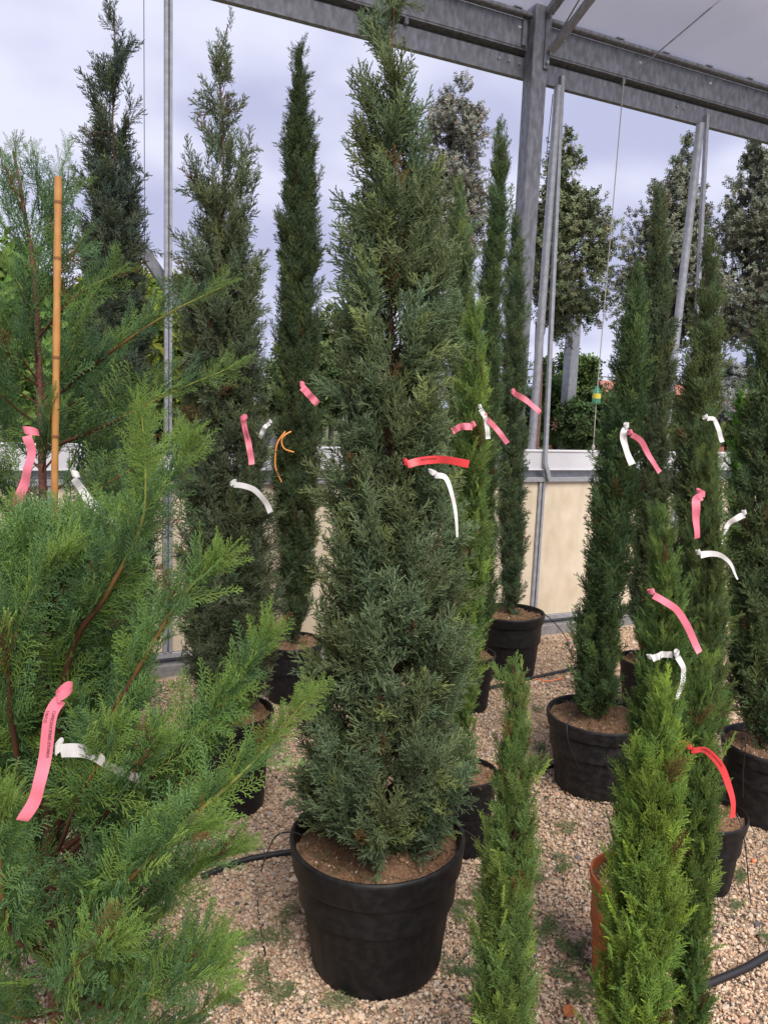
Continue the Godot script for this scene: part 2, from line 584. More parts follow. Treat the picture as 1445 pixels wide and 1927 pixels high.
# ---------------------------------------------------------------- pots, tags, pipes
func pot(label: String, at: Vector3, R: float, H: float, m: Material, tilt := Vector3.ZERO, soil_col := 0, group := "black nursery pots", collar := 0.07) -> Node3D:
	var root := thing("plant_pot", label, "plant pot", at, group)
	root.rotation = tilt
	rng.seed = int(R * 10000) + int(at.x * 777)
	var rb := R * 0.76
	var g := Geo.new()
	var top := H - collar
	var rt := R * 0.905
	var ribs := func(t: float, y: float) -> float:
		var f := smoothstep(0.015, 0.03, y) * (1.0 - smoothstep(top - 0.075, top - 0.06, y))
		return 1.0 - 0.014 * f * smoothstep(0.5, 0.72, absf(sin(t * 9.0)))
	var pr := PackedVector2Array([Vector2(rb * 0.96, 0.0), Vector2(rb * 0.985, 0.008)])
	for k in 15: pr.append(Vector2(lerpf(rb, rt, k / 14.0), lerpf(0.02, top - 0.01, k / 14.0)))
	pr.append(Vector2(rt, top + 0.006))
	g.lathe(pr, 144, ribs)
	# inside of the wall down to under the soil
	g.lathe(PackedVector2Array([Vector2(R * 0.94, H - 0.012), Vector2(R * 0.925, H - 0.03), Vector2(R * 0.9, H * 0.55)]), 64)
	part("wall", g.mesh(), m, root)
	var rim := Geo.new()
	var rp := PackedVector2Array([Vector2(rt * 0.99, top + 0.006), Vector2(R * 0.945, top + 0.001), Vector2(R * 0.962, top), Vector2(R * 0.968, top + 0.004)])
	for k in 11:
		var q := PI * k / 10.0
		rp.append(Vector2(R * 0.97 + cos(q) * R * 0.03, H - 0.012 + sin(q) * 0.012))
	rp.append(Vector2(R * 0.935, H - 0.03))
	rim.lathe(rp, 96, func(t, y): return 1.0 + 0.0035 * sin(t * 3.0 + at.x * 9.0) + 0.0018 * sin(t * 11.0))
	part("rim", rim.mesh(), m, root)
	# soil: an uneven sheet that fills the pot
	var s := Geo.new()
	var n := FastNoiseLite.new()
	n.seed = int(at.x * 1000.0)
	n.frequency = 9.0
	var sy := H - collar * 0.62
	var ring := 14
	var seg := 40
	var hh := func(x: float, z: float) -> Vector3:
		return Vector3(x, sy + 0.026 * n.get_noise_2d(x, z) + 0.014 * n.get_noise_2d(x * 4.0, z * 4.0) + 0.018 * (1.0 - (x * x + z * z) / (R * R)), z)
	for k in ring:
		for q in seg:
			var r0 := R * 0.925 * k / ring
			var r1 := R * 0.925 * (k + 1) / ring
			var a0 := TAU * q / seg
			var a1 := TAU * (q + 1) / seg
			var A: Vector3 = hh.call(cos(a0) * r0, -sin(a0) * r0)
			var Bq: Vector3 = hh.call(cos(a0) * r1, -sin(a0) * r1)
			var C: Vector3 = hh.call(cos(a1) * r1, -sin(a1) * r1)
			var D: Vector3 = hh.call(cos(a1) * r0, -sin(a1) * r0)
			s.quad(A, D, C, Bq)
	var so := part("soil", s.mesh(), M.soil, root)
	var xf := []
	var cols := []
	for k in int(R * R * 9000):
		var a := rng.randf() * TAU
		var r := sqrt(rng.randf()) * R * 0.9
		var p: Vector3 = hh.call(cos(a) * r, sin(a) * r)
		var l := rng.randf_range(0.003, 0.011) * (1.0 if rng.randf() < 0.93 else 1.8)
		xf.append(Transform3D(Basis.from_euler(rv()).scaled(Vector3.ONE * l), p + Vector3(0, l * 0.15, 0)))
		var dd := rng.randf()
		cols.append(Color(0.5, 0.4, 0.3) if dd < 0.16 else Color(0.25, 0.145, 0.082) * rng.randf_range(0.85, 1.1))
	scatter("soil_crumbs", [SPRAY.pebble[0], SPRAY.pebble[1]], M.stone, so, xf, cols)
	xf = []
	cols = []
	for k in int(R * R * 2600):
		var a := rng.randf() * TAU
		var r := sqrt(rng.randf()) * R * 0.85
		var p: Vector3 = hh.call(cos(a) * r, sin(a) * r)
		var l := rng.randf_range(0.12, 0.34)
		xf.append(Transform3D(Basis.from_euler(Vector3(PI / 2 + rng.randfn() * 0.25, rng.randf() * TAU, 0)).scaled(Vector3.ONE * l), p + Vector3(0, 0.004, 0)))
		cols.append(Color(0.24, 0.14, 0.065) if rng.randf() < 0.75 else Color(0.12, 0.16, 0.05))
	scatter("fallen_needles", [SPRAY.ley[0], SPRAY.ley[3]], M.leaf, so, xf, cols)
	return root

func ribbon(p: PackedVector3Array, w: PackedVector3Array, th := 0.0005) -> ArrayMesh:
	var g := Geo.new()
	var n := p.size()
	var nn := []
	for k in n:
		var d := p[mini(k + 1, n - 1)] - p[maxi(k - 1, 0)]
		nn.append(d.cross(w[k]).normalized() * th * 0.5)
	for k in n - 1:
		var a0: Vector3 = p[k] - w[k]; var b0: Vector3 = p[k] + w[k]
		var a1: Vector3 = p[k + 1] - w[k + 1]; var b1: Vector3 = p[k + 1] + w[k + 1]
		var n0: Vector3 = nn[k]; var n1: Vector3 = nn[k + 1]
		g.quad(a0 + n0, b0 + n0, b1 + n1, a1 + n1)
		g.quad(a0 - n0, a1 - n1, b1 - n1, b0 - n0)
		g.quad(b0 + n0, b0 - n0, b1 - n1, b1 + n1)
		g.quad(a0 + n0, a1 + n1, a1 - n1, a0 - n0)
	var z := n - 1
	g.quad(p[0] - w[0] + nn[0], p[0] - w[0] - nn[0], p[0] + w[0] - nn[0], p[0] + w[0] + nn[0])
	g.quad(p[z] - w[z] + nn[z], p[z] + w[z] + nn[z], p[z] + w[z] - nn[z], p[z] - w[z] - nn[z])
	return g.mesh()

func plant_tag(s: Dictionary) -> void:
	var o: Vector3 = s.pts[0]
	var root := thing("plant_tag", s.label, "plant tag", o, "paper loop tags tied to the plants")
	var p := smooth_path(s.pts.map(func(q): return q - o), 10)
	var w := PackedVector3Array()
	var view := Vector3(0, 0, 1)
	for k in p.size():
		var t := float(k) / (p.size() - 1)
		var d := (p[mini(k + 1, p.size() - 1)] - p[maxi(k - 1, 0)]).normalized()
		var tw: float = lerpf(s.get("twist0", 0.15), s.get("twist1", -0.25), t)
		var across := d.cross(view).normalized()
		across = across.rotated(d, tw + 0.3 * sin(t * 6.0 + o.y * 40.0))
		w.append(across * s.width * 0.5 * (lerpf(1.0, s.get("narrow", 1.0), t)))
	var wav := float(int(o.x * 1000.0) % 17)
	for k in p.size():
		var t := float(k) / (p.size() - 1)
		p[k] += Vector3(0, 0, 0.007 * sin(t * 5.0 + wav) * t + 0.0025 * sin(t * 17.0 + wav))
	var m: Material = M[s.color]
	var strip := part("strip", ribbon(p, w), m, root)
	# the loop that goes round the stem
	if s.get("loop", 0.008) > 0.0:
		var lp := PackedVector3Array()
		var lw := PackedVector3Array()
		var lr: float = s.get("loop", 0.008)
		var first := (p[1] - p[0]).normalized()
		for k in 17:
			var a := TAU * k / 16.0
			lp.append(Vector3(-sin(a) * lr * 0.8, 0.003 * k / 16.0 + 0.3 * lr * sin(a + wav), (cos(a) - 1.0) * lr) + Vector3(0, s.width * 0.25, 0) - first * 0.004)
			lw.append(Vector3(0, s.width * (0.34 + 0.08 * cos(a * 2.0)), 0).rotated(Vector3(0, 0, 1), 0.15 + 0.25 * sin(wav)))
		part("loop", ribbon(lp, lw), m, root)
	for line in s.get("text", []):
		var tm := TextMesh.new()
		tm.text = line[0]
		tm.font = M.font
		tm.font_size = 32
		tm.pixel_size = line[1] / 23.0
		tm.depth = 0.0002
		tm.horizontal_alignment = HORIZONTAL_ALIGNMENT_LEFT
		var arr := tm.surface_get_arrays(0)
		var vv: PackedVector3Array = arr[Mesh.ARRAY_VERTEX]
		var total := 0.0
		var cum := [0.0]
		for k in p.size() - 1:
			total += p[k].distance_to(p[k + 1]); cum.append(total)
		var nv := PackedVector3Array()
		var lo := vv[0].x
		for q in vv: lo = minf(lo, q.x)
		for q in vv:
			var dist := clampf(line[2] + (q.x - lo), 0.0, total - 0.0005)
			var k := 0
			while k < p.size() - 2 and cum[k + 1] < dist: k += 1
			var f: float = (dist - cum[k]) / maxf(cum[k + 1] - cum[k], 1e-6)
			var c := p[k].lerp(p[k + 1], f)
			var ww := w[k].lerp(w[k + 1], f)
			var nn := (p[k + 1] - p[k]).cross(ww).normalized()
			if nn.z < 0: nn = -nn
			var across := ww.normalized()
			var dd := (p[k + 1] - p[k]).normalized()
			if across.cross(dd).dot(nn) > 0: across = -across
			nv.append(c + across * (q.y + line[3]) + nn * (0.0006 + q.z))
		arr[Mesh.ARRAY_VERTEX] = nv
		var am := ArrayMesh.new()
		am.add_surface_from_arrays(Mesh.PRIMITIVE_TRIANGLES, arr)
		part("lettering", am, M.ink, strip)

func hose(called: String, label: String, category: String, p: Array, r: float, m: Material, group: String) -> void:
	var root := thing(called, label, category, p[0], group)
	var q := smooth_path(p.map(func(x): return x - p[0]), 10)
	part("tube", bar(q, r, 8), m, root)

# ---------------------------------------------------------------- the place
func set_camera_and_light() -> void:
	var cam := Camera3D.new()
	cam.name = "camera"
	add_child(cam)
	cam.position = Vector3(0, 1.65, 0)
	cam.rotation = Vector3(deg_to_rad(-8.0), 0, 0.04)
	cam.fov = 67.28
	cam.near = 0.05
	cam.far = 400.0
	cam.current = true
	var e := Environment.new()
	e.background_mode = Environment.BG_SKY
	var sky := Sky.new()
	var sm := PanoramaSkyMaterial.new()
	sm.panorama = cloud_sky()
	sm.energy_multiplier = 0.36
	sky.sky_material = sm
	e.sky = sky
	e.tonemap_mode = Environment.TONE_MAPPER_LINEAR
	e.tonemap_exposure = 2.95
	e.sdfgi_enabled = true
	e.ssao_enabled = true
	e.ssil_enabled = true
	var we := WorldEnvironment.new()
	we.name = "environment"
	we.environment = e
	add_child(we)
	var sun := DirectionalLight3D.new()
	sun.name = "sun"
	sun.light_color = Color(1.0, 0.97, 0.93)
	sun.light_energy = 0.5
	sun.light_angular_distance = 40.0
	sun.shadow_enabled = true
	add_child(sun)
	sun.rotation = Vector3(deg_to_rad(-50), deg_to_rad(22), 0)

func cloud_sky() -> ImageTexture:
	var w := 1024
	var h := 512
	var im := Image.create(w, h, false, Image.FORMAT_RGBF)
	var n := FastNoiseLite.new()
	n.seed = 11
	n.noise_type = FastNoiseLite.TYPE_SIMPLEX_SMOOTH
	n.frequency = 1.6
	n.fractal_octaves = 5
	var a := Color(0.51, 0.535, 0.755)
	var b := Color(0.79, 0.81, 0.98)
	for y in h:
		var el := PI * (0.5 - (y + 0.5) / h)
		for x in w:
			var az := TAU * (x + 0.5) / w
			var d := Vector3(cos(el) * cos(az), sin(el), cos(el) * sin(az))
			var k := 1.0 / (maxf(d.y, 0.0) + 0.35)
			var v := clampf(n.get_noise_3d(d.x * k, d.y * k * 1.4, d.z * k) * 1.5 + 0.45, 0.0, 1.0)
			im.set_pixel(x, y, a.lerp(b, v * v * (3.0 - 2.0 * v)))
	return ImageTexture.create_from_image(im)

func make_materials() -> void:
	var leaf := mat(Color.WHITE, 0.55)
	leaf.vertex_color_use_as_albedo = true
	leaf.backlight = Color(0.45, 0.5, 0.28)
	leaf.roughness = 0.7
	leaf.metallic_specular = 0.3
	M.leaf = leaf
	var broad := mat(Color.WHITE, 0.45)
	broad.vertex_color_use_as_albedo = true
	broad.backlight = Color(0.6, 0.7, 0.35)
	broad.roughness = 0.9
	broad.metallic_specular = 0.1
	M.broad = broad
	var stone := mat(Color.WHITE, 0.85)
	stone.vertex_color_use_as_albedo = true
	M.stone = stone
	var tw := mat(Color.WHITE, 0.7)
	tw.vertex_color_use_as_albedo = true
	M.twigs = tw
	M.bark = mat(Color.WHITE, 0.9, 0.0, noise_tex(3, 0.03, 4, lin(0.07, 0.035, 0.022), lin(0.2, 0.11, 0.07), 256, 1.6), 9.0)
	M.redbark = mat(Color.WHITE, 0.75, 0.0, noise_tex(4, 0.03, 4, lin(0.09, 0.035, 0.025), lin(0.24, 0.1, 0.065), 256, 1.5), 9.0)
	M.greybark = mat(Color.WHITE, 0.9, 0.0, noise_tex(5, 0.02, 4, lin(0.05, 0.045, 0.04), lin(0.16, 0.14, 0.12), 256, 1.5), 4.0)
	M.palm = mat(Color.WHITE, 0.9, 0.0, noise_tex(6, 0.02, 4, lin(0.16, 0.08, 0.07), lin(0.3, 0.17, 0.15), 256, 1.5), 4.0)
	M.plastic = mat(Color.WHITE, 0.5, 0.0, noise_tex(7, 0.012, 5, lin(0.006, 0.006, 0.007), lin(0.016, 0.0155, 0.016), 512, 2.2), 4.0)
	M.plastic.metallic_specular = 0.4
	M.dusty = mat(Color.WHITE, 0.58, 0.0, noise_tex(8, 0.012, 5, lin(0.008, 0.008, 0.009), lin(0.032, 0.03, 0.029), 512, 2.2), 4.0)
	M.dusty.metallic_specular = 0.4
	M.terracotta = mat(Color.WHITE, 0.5, 0.0, noise_tex(9, 0.01, 4, lin(0.56, 0.14, 0.045), lin(0.66, 0.19, 0.07), 256, 1.3), 2.0)
	M.soil = mat(Color.WHITE, 1.0, 0.0, noise_tex(10, 0.03, 5, lin(0.1, 0.055, 0.032), lin(0.27, 0.16, 0.09), 512, 1.7), 6.0)
	M.steel = mat(Color.WHITE, 0.48, 0.35, noise_tex(12, 0.02, 5, lin(0.145, 0.145, 0.158), lin(0.27, 0.275, 0.31), 512, 1.8), 1.3)
	M.steel.uv1_scale = Vector3(2.6, 0.9, 2.6)
	M.darksteel = mat(Color.WHITE, 0.6, 0.1, noise_tex(13, 0.02, 5, lin(0.05, 0.05, 0.055), lin(0.11, 0.11, 0.11), 256, 1.3), 2.0)
	M.alu = mat(Color.WHITE, 0.42, 0.3, noise_tex(14, 0.02, 4, lin(0.3, 0.31, 0.34), lin(0.44, 0.45, 0.48), 256, 1.4), 3.0)
	M.white_sheet = mat(Color.WHITE, 0.4, 0.0, noise_tex(15, 0.008, 4, lin(0.55, 0.55, 0.58), lin(0.68, 0.68, 0.72), 256, 1.4), 1.2)
	M.panel = mat(Color.WHITE, 0.42, 0.0, noise_tex(16, 0.012, 5, lin(0.6, 0.5, 0.36), lin(0.76, 0.67, 0.52), 512, 1.4), 1.0)
	M.panel.uv1_scale = Vector3(1.2, 0.55, 1.2)
	M.concrete = mat(Color.WHITE, 0.95, 0.0, noise_tex(17, 0.02, 5, lin(0.16, 0.155, 0.15), lin(0.3, 0.29, 0.28), 256, 1.5), 2.0)
	M.ground = mat(Color.WHITE, 1.0, 0.0, noise_tex(18, 0.02, 5, lin(0.24, 0.175, 0.125), lin(0.5, 0.39, 0.29), 512, 1.8), 1.6)
	M.grass = mat(Color.WHITE, 1.0, 0.0, noise_tex(19, 0.02, 5, lin(0.05, 0.07, 0.02), lin(0.13, 0.14, 0.06), 256, 1.5), 0.4)
	M.bamboo = mat(Color.WHITE, 0.5, 0.0, noise_tex(20, 0.012, 4, lin(0.44, 0.2, 0.055), lin(0.56, 0.28, 0.09), 256, 1.5), 6.0)
	M.node = mat(lin(0.22, 0.1, 0.035), 0.6)
	M.pink = mat(lin(0.78, 0.2, 0.27), 0.45)
	M.red = mat(lin(0.78, 0.055, 0.06), 0.45)
	M.white = mat(lin(0.74, 0.72, 0.7), 0.5)
	for k in ["pink", "red", "white"]: M[k].backlight = Color(0.5, 0.5, 0.5)
	M.ink = mat(lin(0.03, 0.01, 0.015), 0.7)
	M.rubber = mat(lin(0.016, 0.016, 0.018), 0.5)
	M.cord = mat(lin(0.75, 0.3, 0.07), 0.5)
	M.orange = mat(lin(0.75, 0.22, 0.09), 0.5)
	M.blue = mat(lin(0.04, 0.16, 0.6), 0.5)
	M.string = mat(lin(0.4, 0.37, 0.33), 0.8)
	M.teal = mat(lin(0.05, 0.35, 0.28), 0.6)
	M.brick = mat(Color.WHITE, 0.9, 0.0, noise_tex(21, 0.03, 4, lin(0.3, 0.11, 0.075), lin(0.44, 0.18, 0.12), 256, 1.5), 0.6)
	M.deadleaf = mat(lin(0.42, 0.14, 0.05), 0.7)
	var film := mat(lin(0.66, 0.66, 0.82), 0.5)
	film.backlight = Color(1, 1, 1)
	film.transparency = BaseMaterial3D.TRANSPARENCY_ALPHA
	film.albedo_color.a = 0.7
	M.film = film
	var bottle := mat(lin(0.12, 0.5, 0.3), 0.15)
	bottle.transparency = BaseMaterial3D.TRANSPARENCY_ALPHA
	bottle.albedo_color.a = 0.4
	M.bottle = bottle
	M.yellow = mat(lin(0.7, 0.6, 0.08), 0.4)
	var f := SystemFont.new()
	f.font_names = PackedStringArray(["Droid Sans"])
	M.font = f
	SPRAY.cypress = [cypress_spray(101, false), cypress_spray(102, false), cypress_spray(103, false), cypress_spray(104, false), cypress_spray(105, false)]
	SPRAY.bright = [cypress_spray(111, true), cypress_spray(112, true), cypress_spray(113, true), cypress_spray(114, true), cypress_spray(115, true)]
	SPRAY.ley = [ley_frond(121), ley_frond(122), ley_frond(123), ley_frond(124), ley_frond(125), ley_frond(126)]
	SPRAY.oak = [leaf_twig(131, 18, 0.034, 0.018, 0.09), leaf_twig(132, 17, 0.034, 0.018, 0.09)]
	SPRAY.broad = [leaf_twig(141, 9, 0.1, 0.045, 0.16), leaf_twig(142, 8, 0.1, 0.045, 0.16)]
	SPRAY.bush = [leaf_twig(151, 9, 0.06, 0.032, 0.09), leaf_twig(152, 9, 0.06, 0.032, 0.09)]
	SPRAY.pebble = [pebble(161), pebble(162), pebble(163), pebble(164)]

func build_ground() -> void:
	var g := Geo.new()
	var s := 40
	var n := FastNoiseLite.new()
	n.seed = 5
	n.frequency = 0.5
	for ix in s:
		for iz in s:
			var p := []
			for q in [[0, 0], [1, 0], [1, 1], [0, 1]]:
				var x: float = -5.0 + 11.0 * (ix + q[0]) / s
				var z: float = 2.0 - 11.0 * (iz + q[1]) / s
				p.append(Vector3(x, 0.006 * n.get_noise_2d(x, z) - 0.008, z))
			g.quad(p[0], p[3], p[2], p[1])
	var o := part("gravel_ground", g.mesh(), M.ground, self)
	tag(o, "pinkish tan gravel yard under the potted trees", "ground", "", "structure")
	var far := PlaneMesh.new()
	far.size = Vector2(360, 360)
	var fo := part("far_ground", far, M.grass, self, Vector3(0, -0.035, -60))
	tag(fo, "grassy ground beyond the greenhouse wall", "ground", "", "structure")
	rng.seed = 77
	var pal := [Color(0.64, 0.48, 0.34), Color(0.58, 0.41, 0.28), Color(0.72, 0.61, 0.48), Color(0.48, 0.32, 0.2), Color(0.54, 0.35, 0.25), Color(0.30, 0.26, 0.23), Color(0.09, 0.085, 0.085), Color(0.68, 0.55, 0.42), Color(0.6, 0.45, 0.31), Color(0.42, 0.36, 0.32)]
	var pick := func() -> Color:
		var d := rng.randf()
		var c: Color = pal[0 if d < 0.22 else 1 if d < 0.38 else 2 if d < 0.54 else 3 if d < 0.61 else 4 if d < 0.69 else 5 if d < 0.73 else 6 if d < 0.765 else 7 if d < 0.89 else 8 if d < 0.97 else 9]
		return Color(c.r, c.g * 0.965, c.b * 0.93) * rng.randf_range(0.72, 1.08)
	var xf := []
	var cols := []
	var pn := FastNoiseLite.new()
	pn.seed = 31
	pn.frequency = 1.7
	for k in 290000:
		var u := rng.randf()
		var z := -(1.25 + 4.6 * pow(u, 1.15))
		var x := rng.randf_range(0.57 * z - 0.35, -0.58 * z + 0.4)
		if x * 0.4305 + (z + 5.552) * 0.9026 - 1.18456 * 0.4305 < 0.06: continue
		var l := rng.randfn(0.0076, 0.0026) * (1.0 - 0.05 * z)
		l = clampf(l, 0.0038, 0.02)
		if rng.randf() < 0.035: l *= rng.randf_range(1.4, 2.4)
		xf.append(Transform3D(Basis.from_euler(rv() * 2.0).scaled(Vector3(l, l, l) * Vector3(rng.randf_range(0.8, 1.4), 1, 1)), Vector3(x, rng.randf_range(-0.004, 0.004), z)))
		var dirt := 0.93 + 0.22 * pn.get_noise_2d(x, z)
		cols.append(pick.call() * dirt)
	var gr := Node3D.new()
	gr.name = "gravel"
	add_child(gr)
	tag(gr, "loose pinkish tan gravel chips spread over the yard", "gravel", "", "stuff")
	scatter("chips", SPRAY.pebble, M.stone, gr, xf, cols)
	# fallen needles and bits of twig
	xf = []
	cols = []
	for k in 1500:
		var z := -rng.randf_range(1.6, 4.8)
		var x := rng.randf_range(0.55 * z - 0.1, -0.56 * z + 0.1)
		if pn.get_noise_2d(x * 1.4 + 7.0, z * 1.4) < rng.randf_range(-0.35, 0.4): continue
		var l := rng.randf_range(0.08, 0.3)
		xf.append(Transform3D(Basis.from_euler(Vector3(PI / 2 + rng.randfn() * 0.12, rng.randf() * TAU, 0)).scaled(Vector3.ONE * l), Vector3(x, 0.008, z)))
		cols.append(Color(0.2, 0.12, 0.05) if rng.randf() < 0.35 else Color(0.12, 0.17, 0.05) * rng.randf_range(0.7, 1.2))
	var lt := Node3D.new()
	lt.name = "needle_litter"
	add_child(lt)
	tag(lt, "fallen green and brown needles scattered over the gravel", "litter", "", "stuff")
	scatter("needles", SPRAY.ley, M.leaf, lt, xf, cols)
	# the larger stones that can be told apart lie on the gravel as pieces of the ground
	var ms := []
	for c in [Color(0.6, 0.45, 0.34), Color(0.66, 0.55, 0.45), Color(0.5, 0.3, 0.2), Color(0.14, 0.13, 0.13), Color(0.34, 0.29, 0.26), Color(0.42, 0.13, 0.08)]:
		ms.append(mat(c.linear_to_srgb(), 0.85))
	for k in 150:
		var z := -rng.randf_range(1.7, 3.6)
		var x := rng.randf_range(0.5 * z - 0.1, -0.55 * z + 0.1)
		var l := rng.randf_range(0.016, 0.036)
		var d := rng.randf()
		var st := part("stone", SPRAY.pebble[k % 4], ms[0 if d < 0.35 else 1 if d < 0.6 else 2 if d < 0.78 else 3 if d < 0.86 else 4 if d < 0.97 else 5], o, Vector3(x, l * 0.12, z), Vector3(rng.randf() * 0.5, rng.randf() * TAU, rng.randf() * 0.5))
		st.scale = Vector3(l * 1.2, l * 0.8, l)

func wall_root(called: String, label: String, category: String, lx := 0.0, group := "") -> Node3D:
	# things of the greenhouse side: local x runs along the wall, z towards the yard
	var O := Vector3(1.18456, 0, -5.55247)
	var r := thing(called, label, category, O + Vector3(0.90259, 0, -0.43051) * lx, group)
	r.rotation.y = deg_to_rad(25.5)
	return r

func build_greenhouse() -> void:
	var wl := wall_root("side_wall", "low greenhouse side wall of cream panels under a white ledge", "wall")
	var x0 := -4.6
	var x1 := 5.0
	var fx := [-3.99, -3.33, -2.69, -1.37, -0.05, 1.27, 2.59, 3.91]
	box_part("plinth", Vector3(x0, -0.05, -0.1), Vector3(x1, 0.062, 0.0), M.concrete, wl, 0.006)
	box_part("bottom_channel", Vector3(x0, 0.064, -0.085), Vector3(x1, 0.098, -0.07), M.alu, wl)
	box_part("bottom_rail", Vector3(x0, 0.1, -0.06), Vector3(x1, 0.133, -0.012), M.alu, wl)
	var edges := [x0] + fx + [x1]
	for k in edges.size() - 1:
		box_part("panel", Vector3(edges[k] + 0.027, 0.134, -0.045), Vector3(edges[k + 1] - 0.027, 1.137, -0.025), M.panel, wl, 0.003)
	for x in fx:
		var fp := box_part("frame_post", Vector3(x - 0.026, 0.134, -0.05), Vector3(x - 0.005, 1.137, -0.006), M.alu, wl)
		box_part("flange", Vector3(x + 0.006, 0.134, -0.05), Vector3(x + 0.026, 1.137, -0.006), M.alu, fp)
		box_part("groove", Vector3(x - 0.004, 0.134, -0.05), Vector3(x + 0.005, 1.137, -0.024), M.alu, fp, 0.001)
	box_part("top_rail", Vector3(x0, 1.138, -0.07), Vector3(x1, 1.173, 0.004), M.alu, wl)
	box_part("recess", Vector3(x0, 1.174, -0.12), Vector3(x1, 1.222, -0.045), M.alu, wl)
	box_part("ledge", Vector3(x0, 1.224, -0.13), Vector3(x1, 1.352, -0.002), M.white_sheet, wl, 0.004)
	part("ledge_edge", bar(PackedVector3Array([Vector3(x0, 1.36, -0.006), Vector3(x1, 1.36, -0.006)]), 0.011, 10), M.white_sheet, wl)
	box_part("drip_edge", Vector3(x0, 1.223, -0.004), Vector3(x1, 1.229, 0.012), M.white_sheet, wl, 0.001)
	for x in [-3.9, -0.27, 2.3]:
		box_part("bracket", Vector3(x - 0.06, 1.215, 0.014), Vector3(x + 0.06, 1.252, 0.035), M.darksteel, wl, 0.006)
	# gutter beam
	var gb := wall_root("gutter_beam", "long galvanised gutter beam of two stacked plates under the roof film", "beam")
	box_part("lower_plate", Vector3(-4.5, 3.808, -0.09), Vector3(6.5, 3.934, -0.05), M.steel, gb)
	box_part("slot_back", Vector3(-4.5, 3.936, -0.12), Vector3(6.5, 3.99, -0.1), M.steel, gb)
	box_part("upper_plate", Vector3(-4.5, 3.978, -0.045), Vector3(6.5, 4.15, -0.02), M.steel, gb)
	box_part("gutter_floor", Vector3(-4.5, 3.966, -0.3), Vector3(6.5, 3.977, -0.022), M.steel, gb)
	var fl := Geo.new()
	fl.box(Vector3(-4.5, 4.152, -0.03), Vector3(6.5, 4.18, 0.03), 0.008)
	part("flange", fl.mesh(), M.steel, gb)
	for x in [-1.28, 0.42, 2.1]:
		box_part("clip", Vector3(x - 0.012, 3.93, -0.045), Vector3(x + 0.012, 3.976, -0.02), M.steel, gb)
	for x in [-0.47, -0.12, 0.55, 1.23]:
		var sl := SphereMesh.new()
		sl.radius = 0.011
		sl.height = 0.022
		sl.radial_segments = 10
		sl.rings = 5
		var bo := part("bolt", sl, M.white_sheet, gb, Vector3(x, 4.095, -0.02))
		bo.scale = Vector3(1.4, 0.8, 0.5)
	for k in 26:
		var x := -4.3 + k * 0.42
		box_part("film_clip", Vector3(x - 0.03, 4.181, -0.012), Vector3(x + 0.03, 4.192, 0.034), M.alu, gb, 0.002)
	for x in [-0.52, -0.6, -0.44, 0.95, 1.02, 2.4]:
		var cb := CylinderMesh.new()
		cb.top_radius = 0.008
		cb.bottom_radius = 0.009
		cb.height = 0.012
		cb.radial_segments = 6
		part("bolt", cb, M.alu, gb, Vector3(x, 3.89, -0.046), Vector3(PI / 2, 0, 0))
	box_part("end_plate", Vector3(-0.455, 3.985, -0.019), Vector3(-0.425, 4.145, -0.002), M.steel, gb)
	# main post and its knee plate
	var po := wall_root("steel_post", "thick galvanised box post carrying the gutter beam", "post", -0.34)
	box_part("shaft", Vector3(-0.066, 1.373, -0.048), Vector3(0.014, 4.225, 0.058), M.steel, po, 0.004)
	box_part("flange", Vector3(0.016, 1.373, -0.018), Vector3(0.058, 4.2, 0.045), M.steel, po, 0.003)
	box_part("cheek_plate", Vector3(0.016, 3.85, 0.047), Vector3(0.06, 4.225, 0.062), M.steel, po, 0.002)
	for y in [3.885, 4.17]:
		var cy := CylinderMesh.new()
		cy.top_radius = 0.011
		cy.bottom_radius = 0.013
		cy.height = 0.016
		cy.radial_segments = 6
		part("bolt", cy, M.alu, po, Vector3(0.038, y, 0.07), Vector3(PI / 2, 0, 0))
	# braces that run up to the roof
	var rb := wall_root("roof_brace", "square steel brace rising from the post head under the film", "brace", -0.29)
	part("brace_bar", square_bar(Vector3(0, 3.95, 0.085), Vector3(0.36, 4.78, 0.9), 0.022), M.steel, rb)
	var rb2 := wall_root("roof_brace", "short steel brace above the top of the box post", "brace", -0.32)
	part("brace_bar", square_bar(Vector3(0, 4.18, 0.085), Vector3(0.1, 4.6, 0.75), 0.024), M.steel, rb2)
	var rod := wall_root("tie_rod", "thin steel rod crossing behind the square brace", "rod", -0.24)
	part("rod", bar(PackedVector3Array([Vector3(0, 4.02, 0.03), Vector3(0.1, 4.55, 0.55)]), 0.005), M.steel, rod)
	var rod2 := wall_root("tie_rod", "thin steel rod running from the gutter beam up along the film", "rod", 0.5)
	part("rod", bar(PackedVector3Array([Vector3(0, 4.03, 0.03), Vector3(0.55, 4.62, 0.5)]), 0.005), M.steel, rod2)
	# left post
	var lp := wall_root("steel_post", "slim grooved aluminium post standing on the ledge beside two cypresses", "post", -2.685)
	box_part("shaft", Vector3(-0.022, 1.373, -0.05), Vector3(-0.003, 4.14, -0.012), M.alu, lp)
	box_part("flange", Vector3(0.003, 1.373, -0.05), Vector3(0.019, 4.14, -0.012), M.alu, lp)
	box_part("groove", Vector3(-0.0025, 1.373, -0.05), Vector3(0.0025, 4.14, -0.03), M.alu, lp, 0.0005)
	var dg := wall_root("diagonal_brace", "flat grey steel brace slanting down behind the slim post", "brace", -2.7)
	part("brace_bar", square_bar(Vector3(-0.22, 2.6, -0.12), Vector3(1.0, 0.9, -0.12), 0.03), M.steel, dg)
	# vent bars
	var s1 := wall_root("vent_bar", "round steel tube rising from the ledge to the gutter beam beside the box post", "tube", -0.13)
	part("tube", bar(PackedVector3Array([Vector3(0, 1.366, -0.06), Vector3(0.0, 3.807, -0.03)]), 0.028, 14), M.alu, s1)
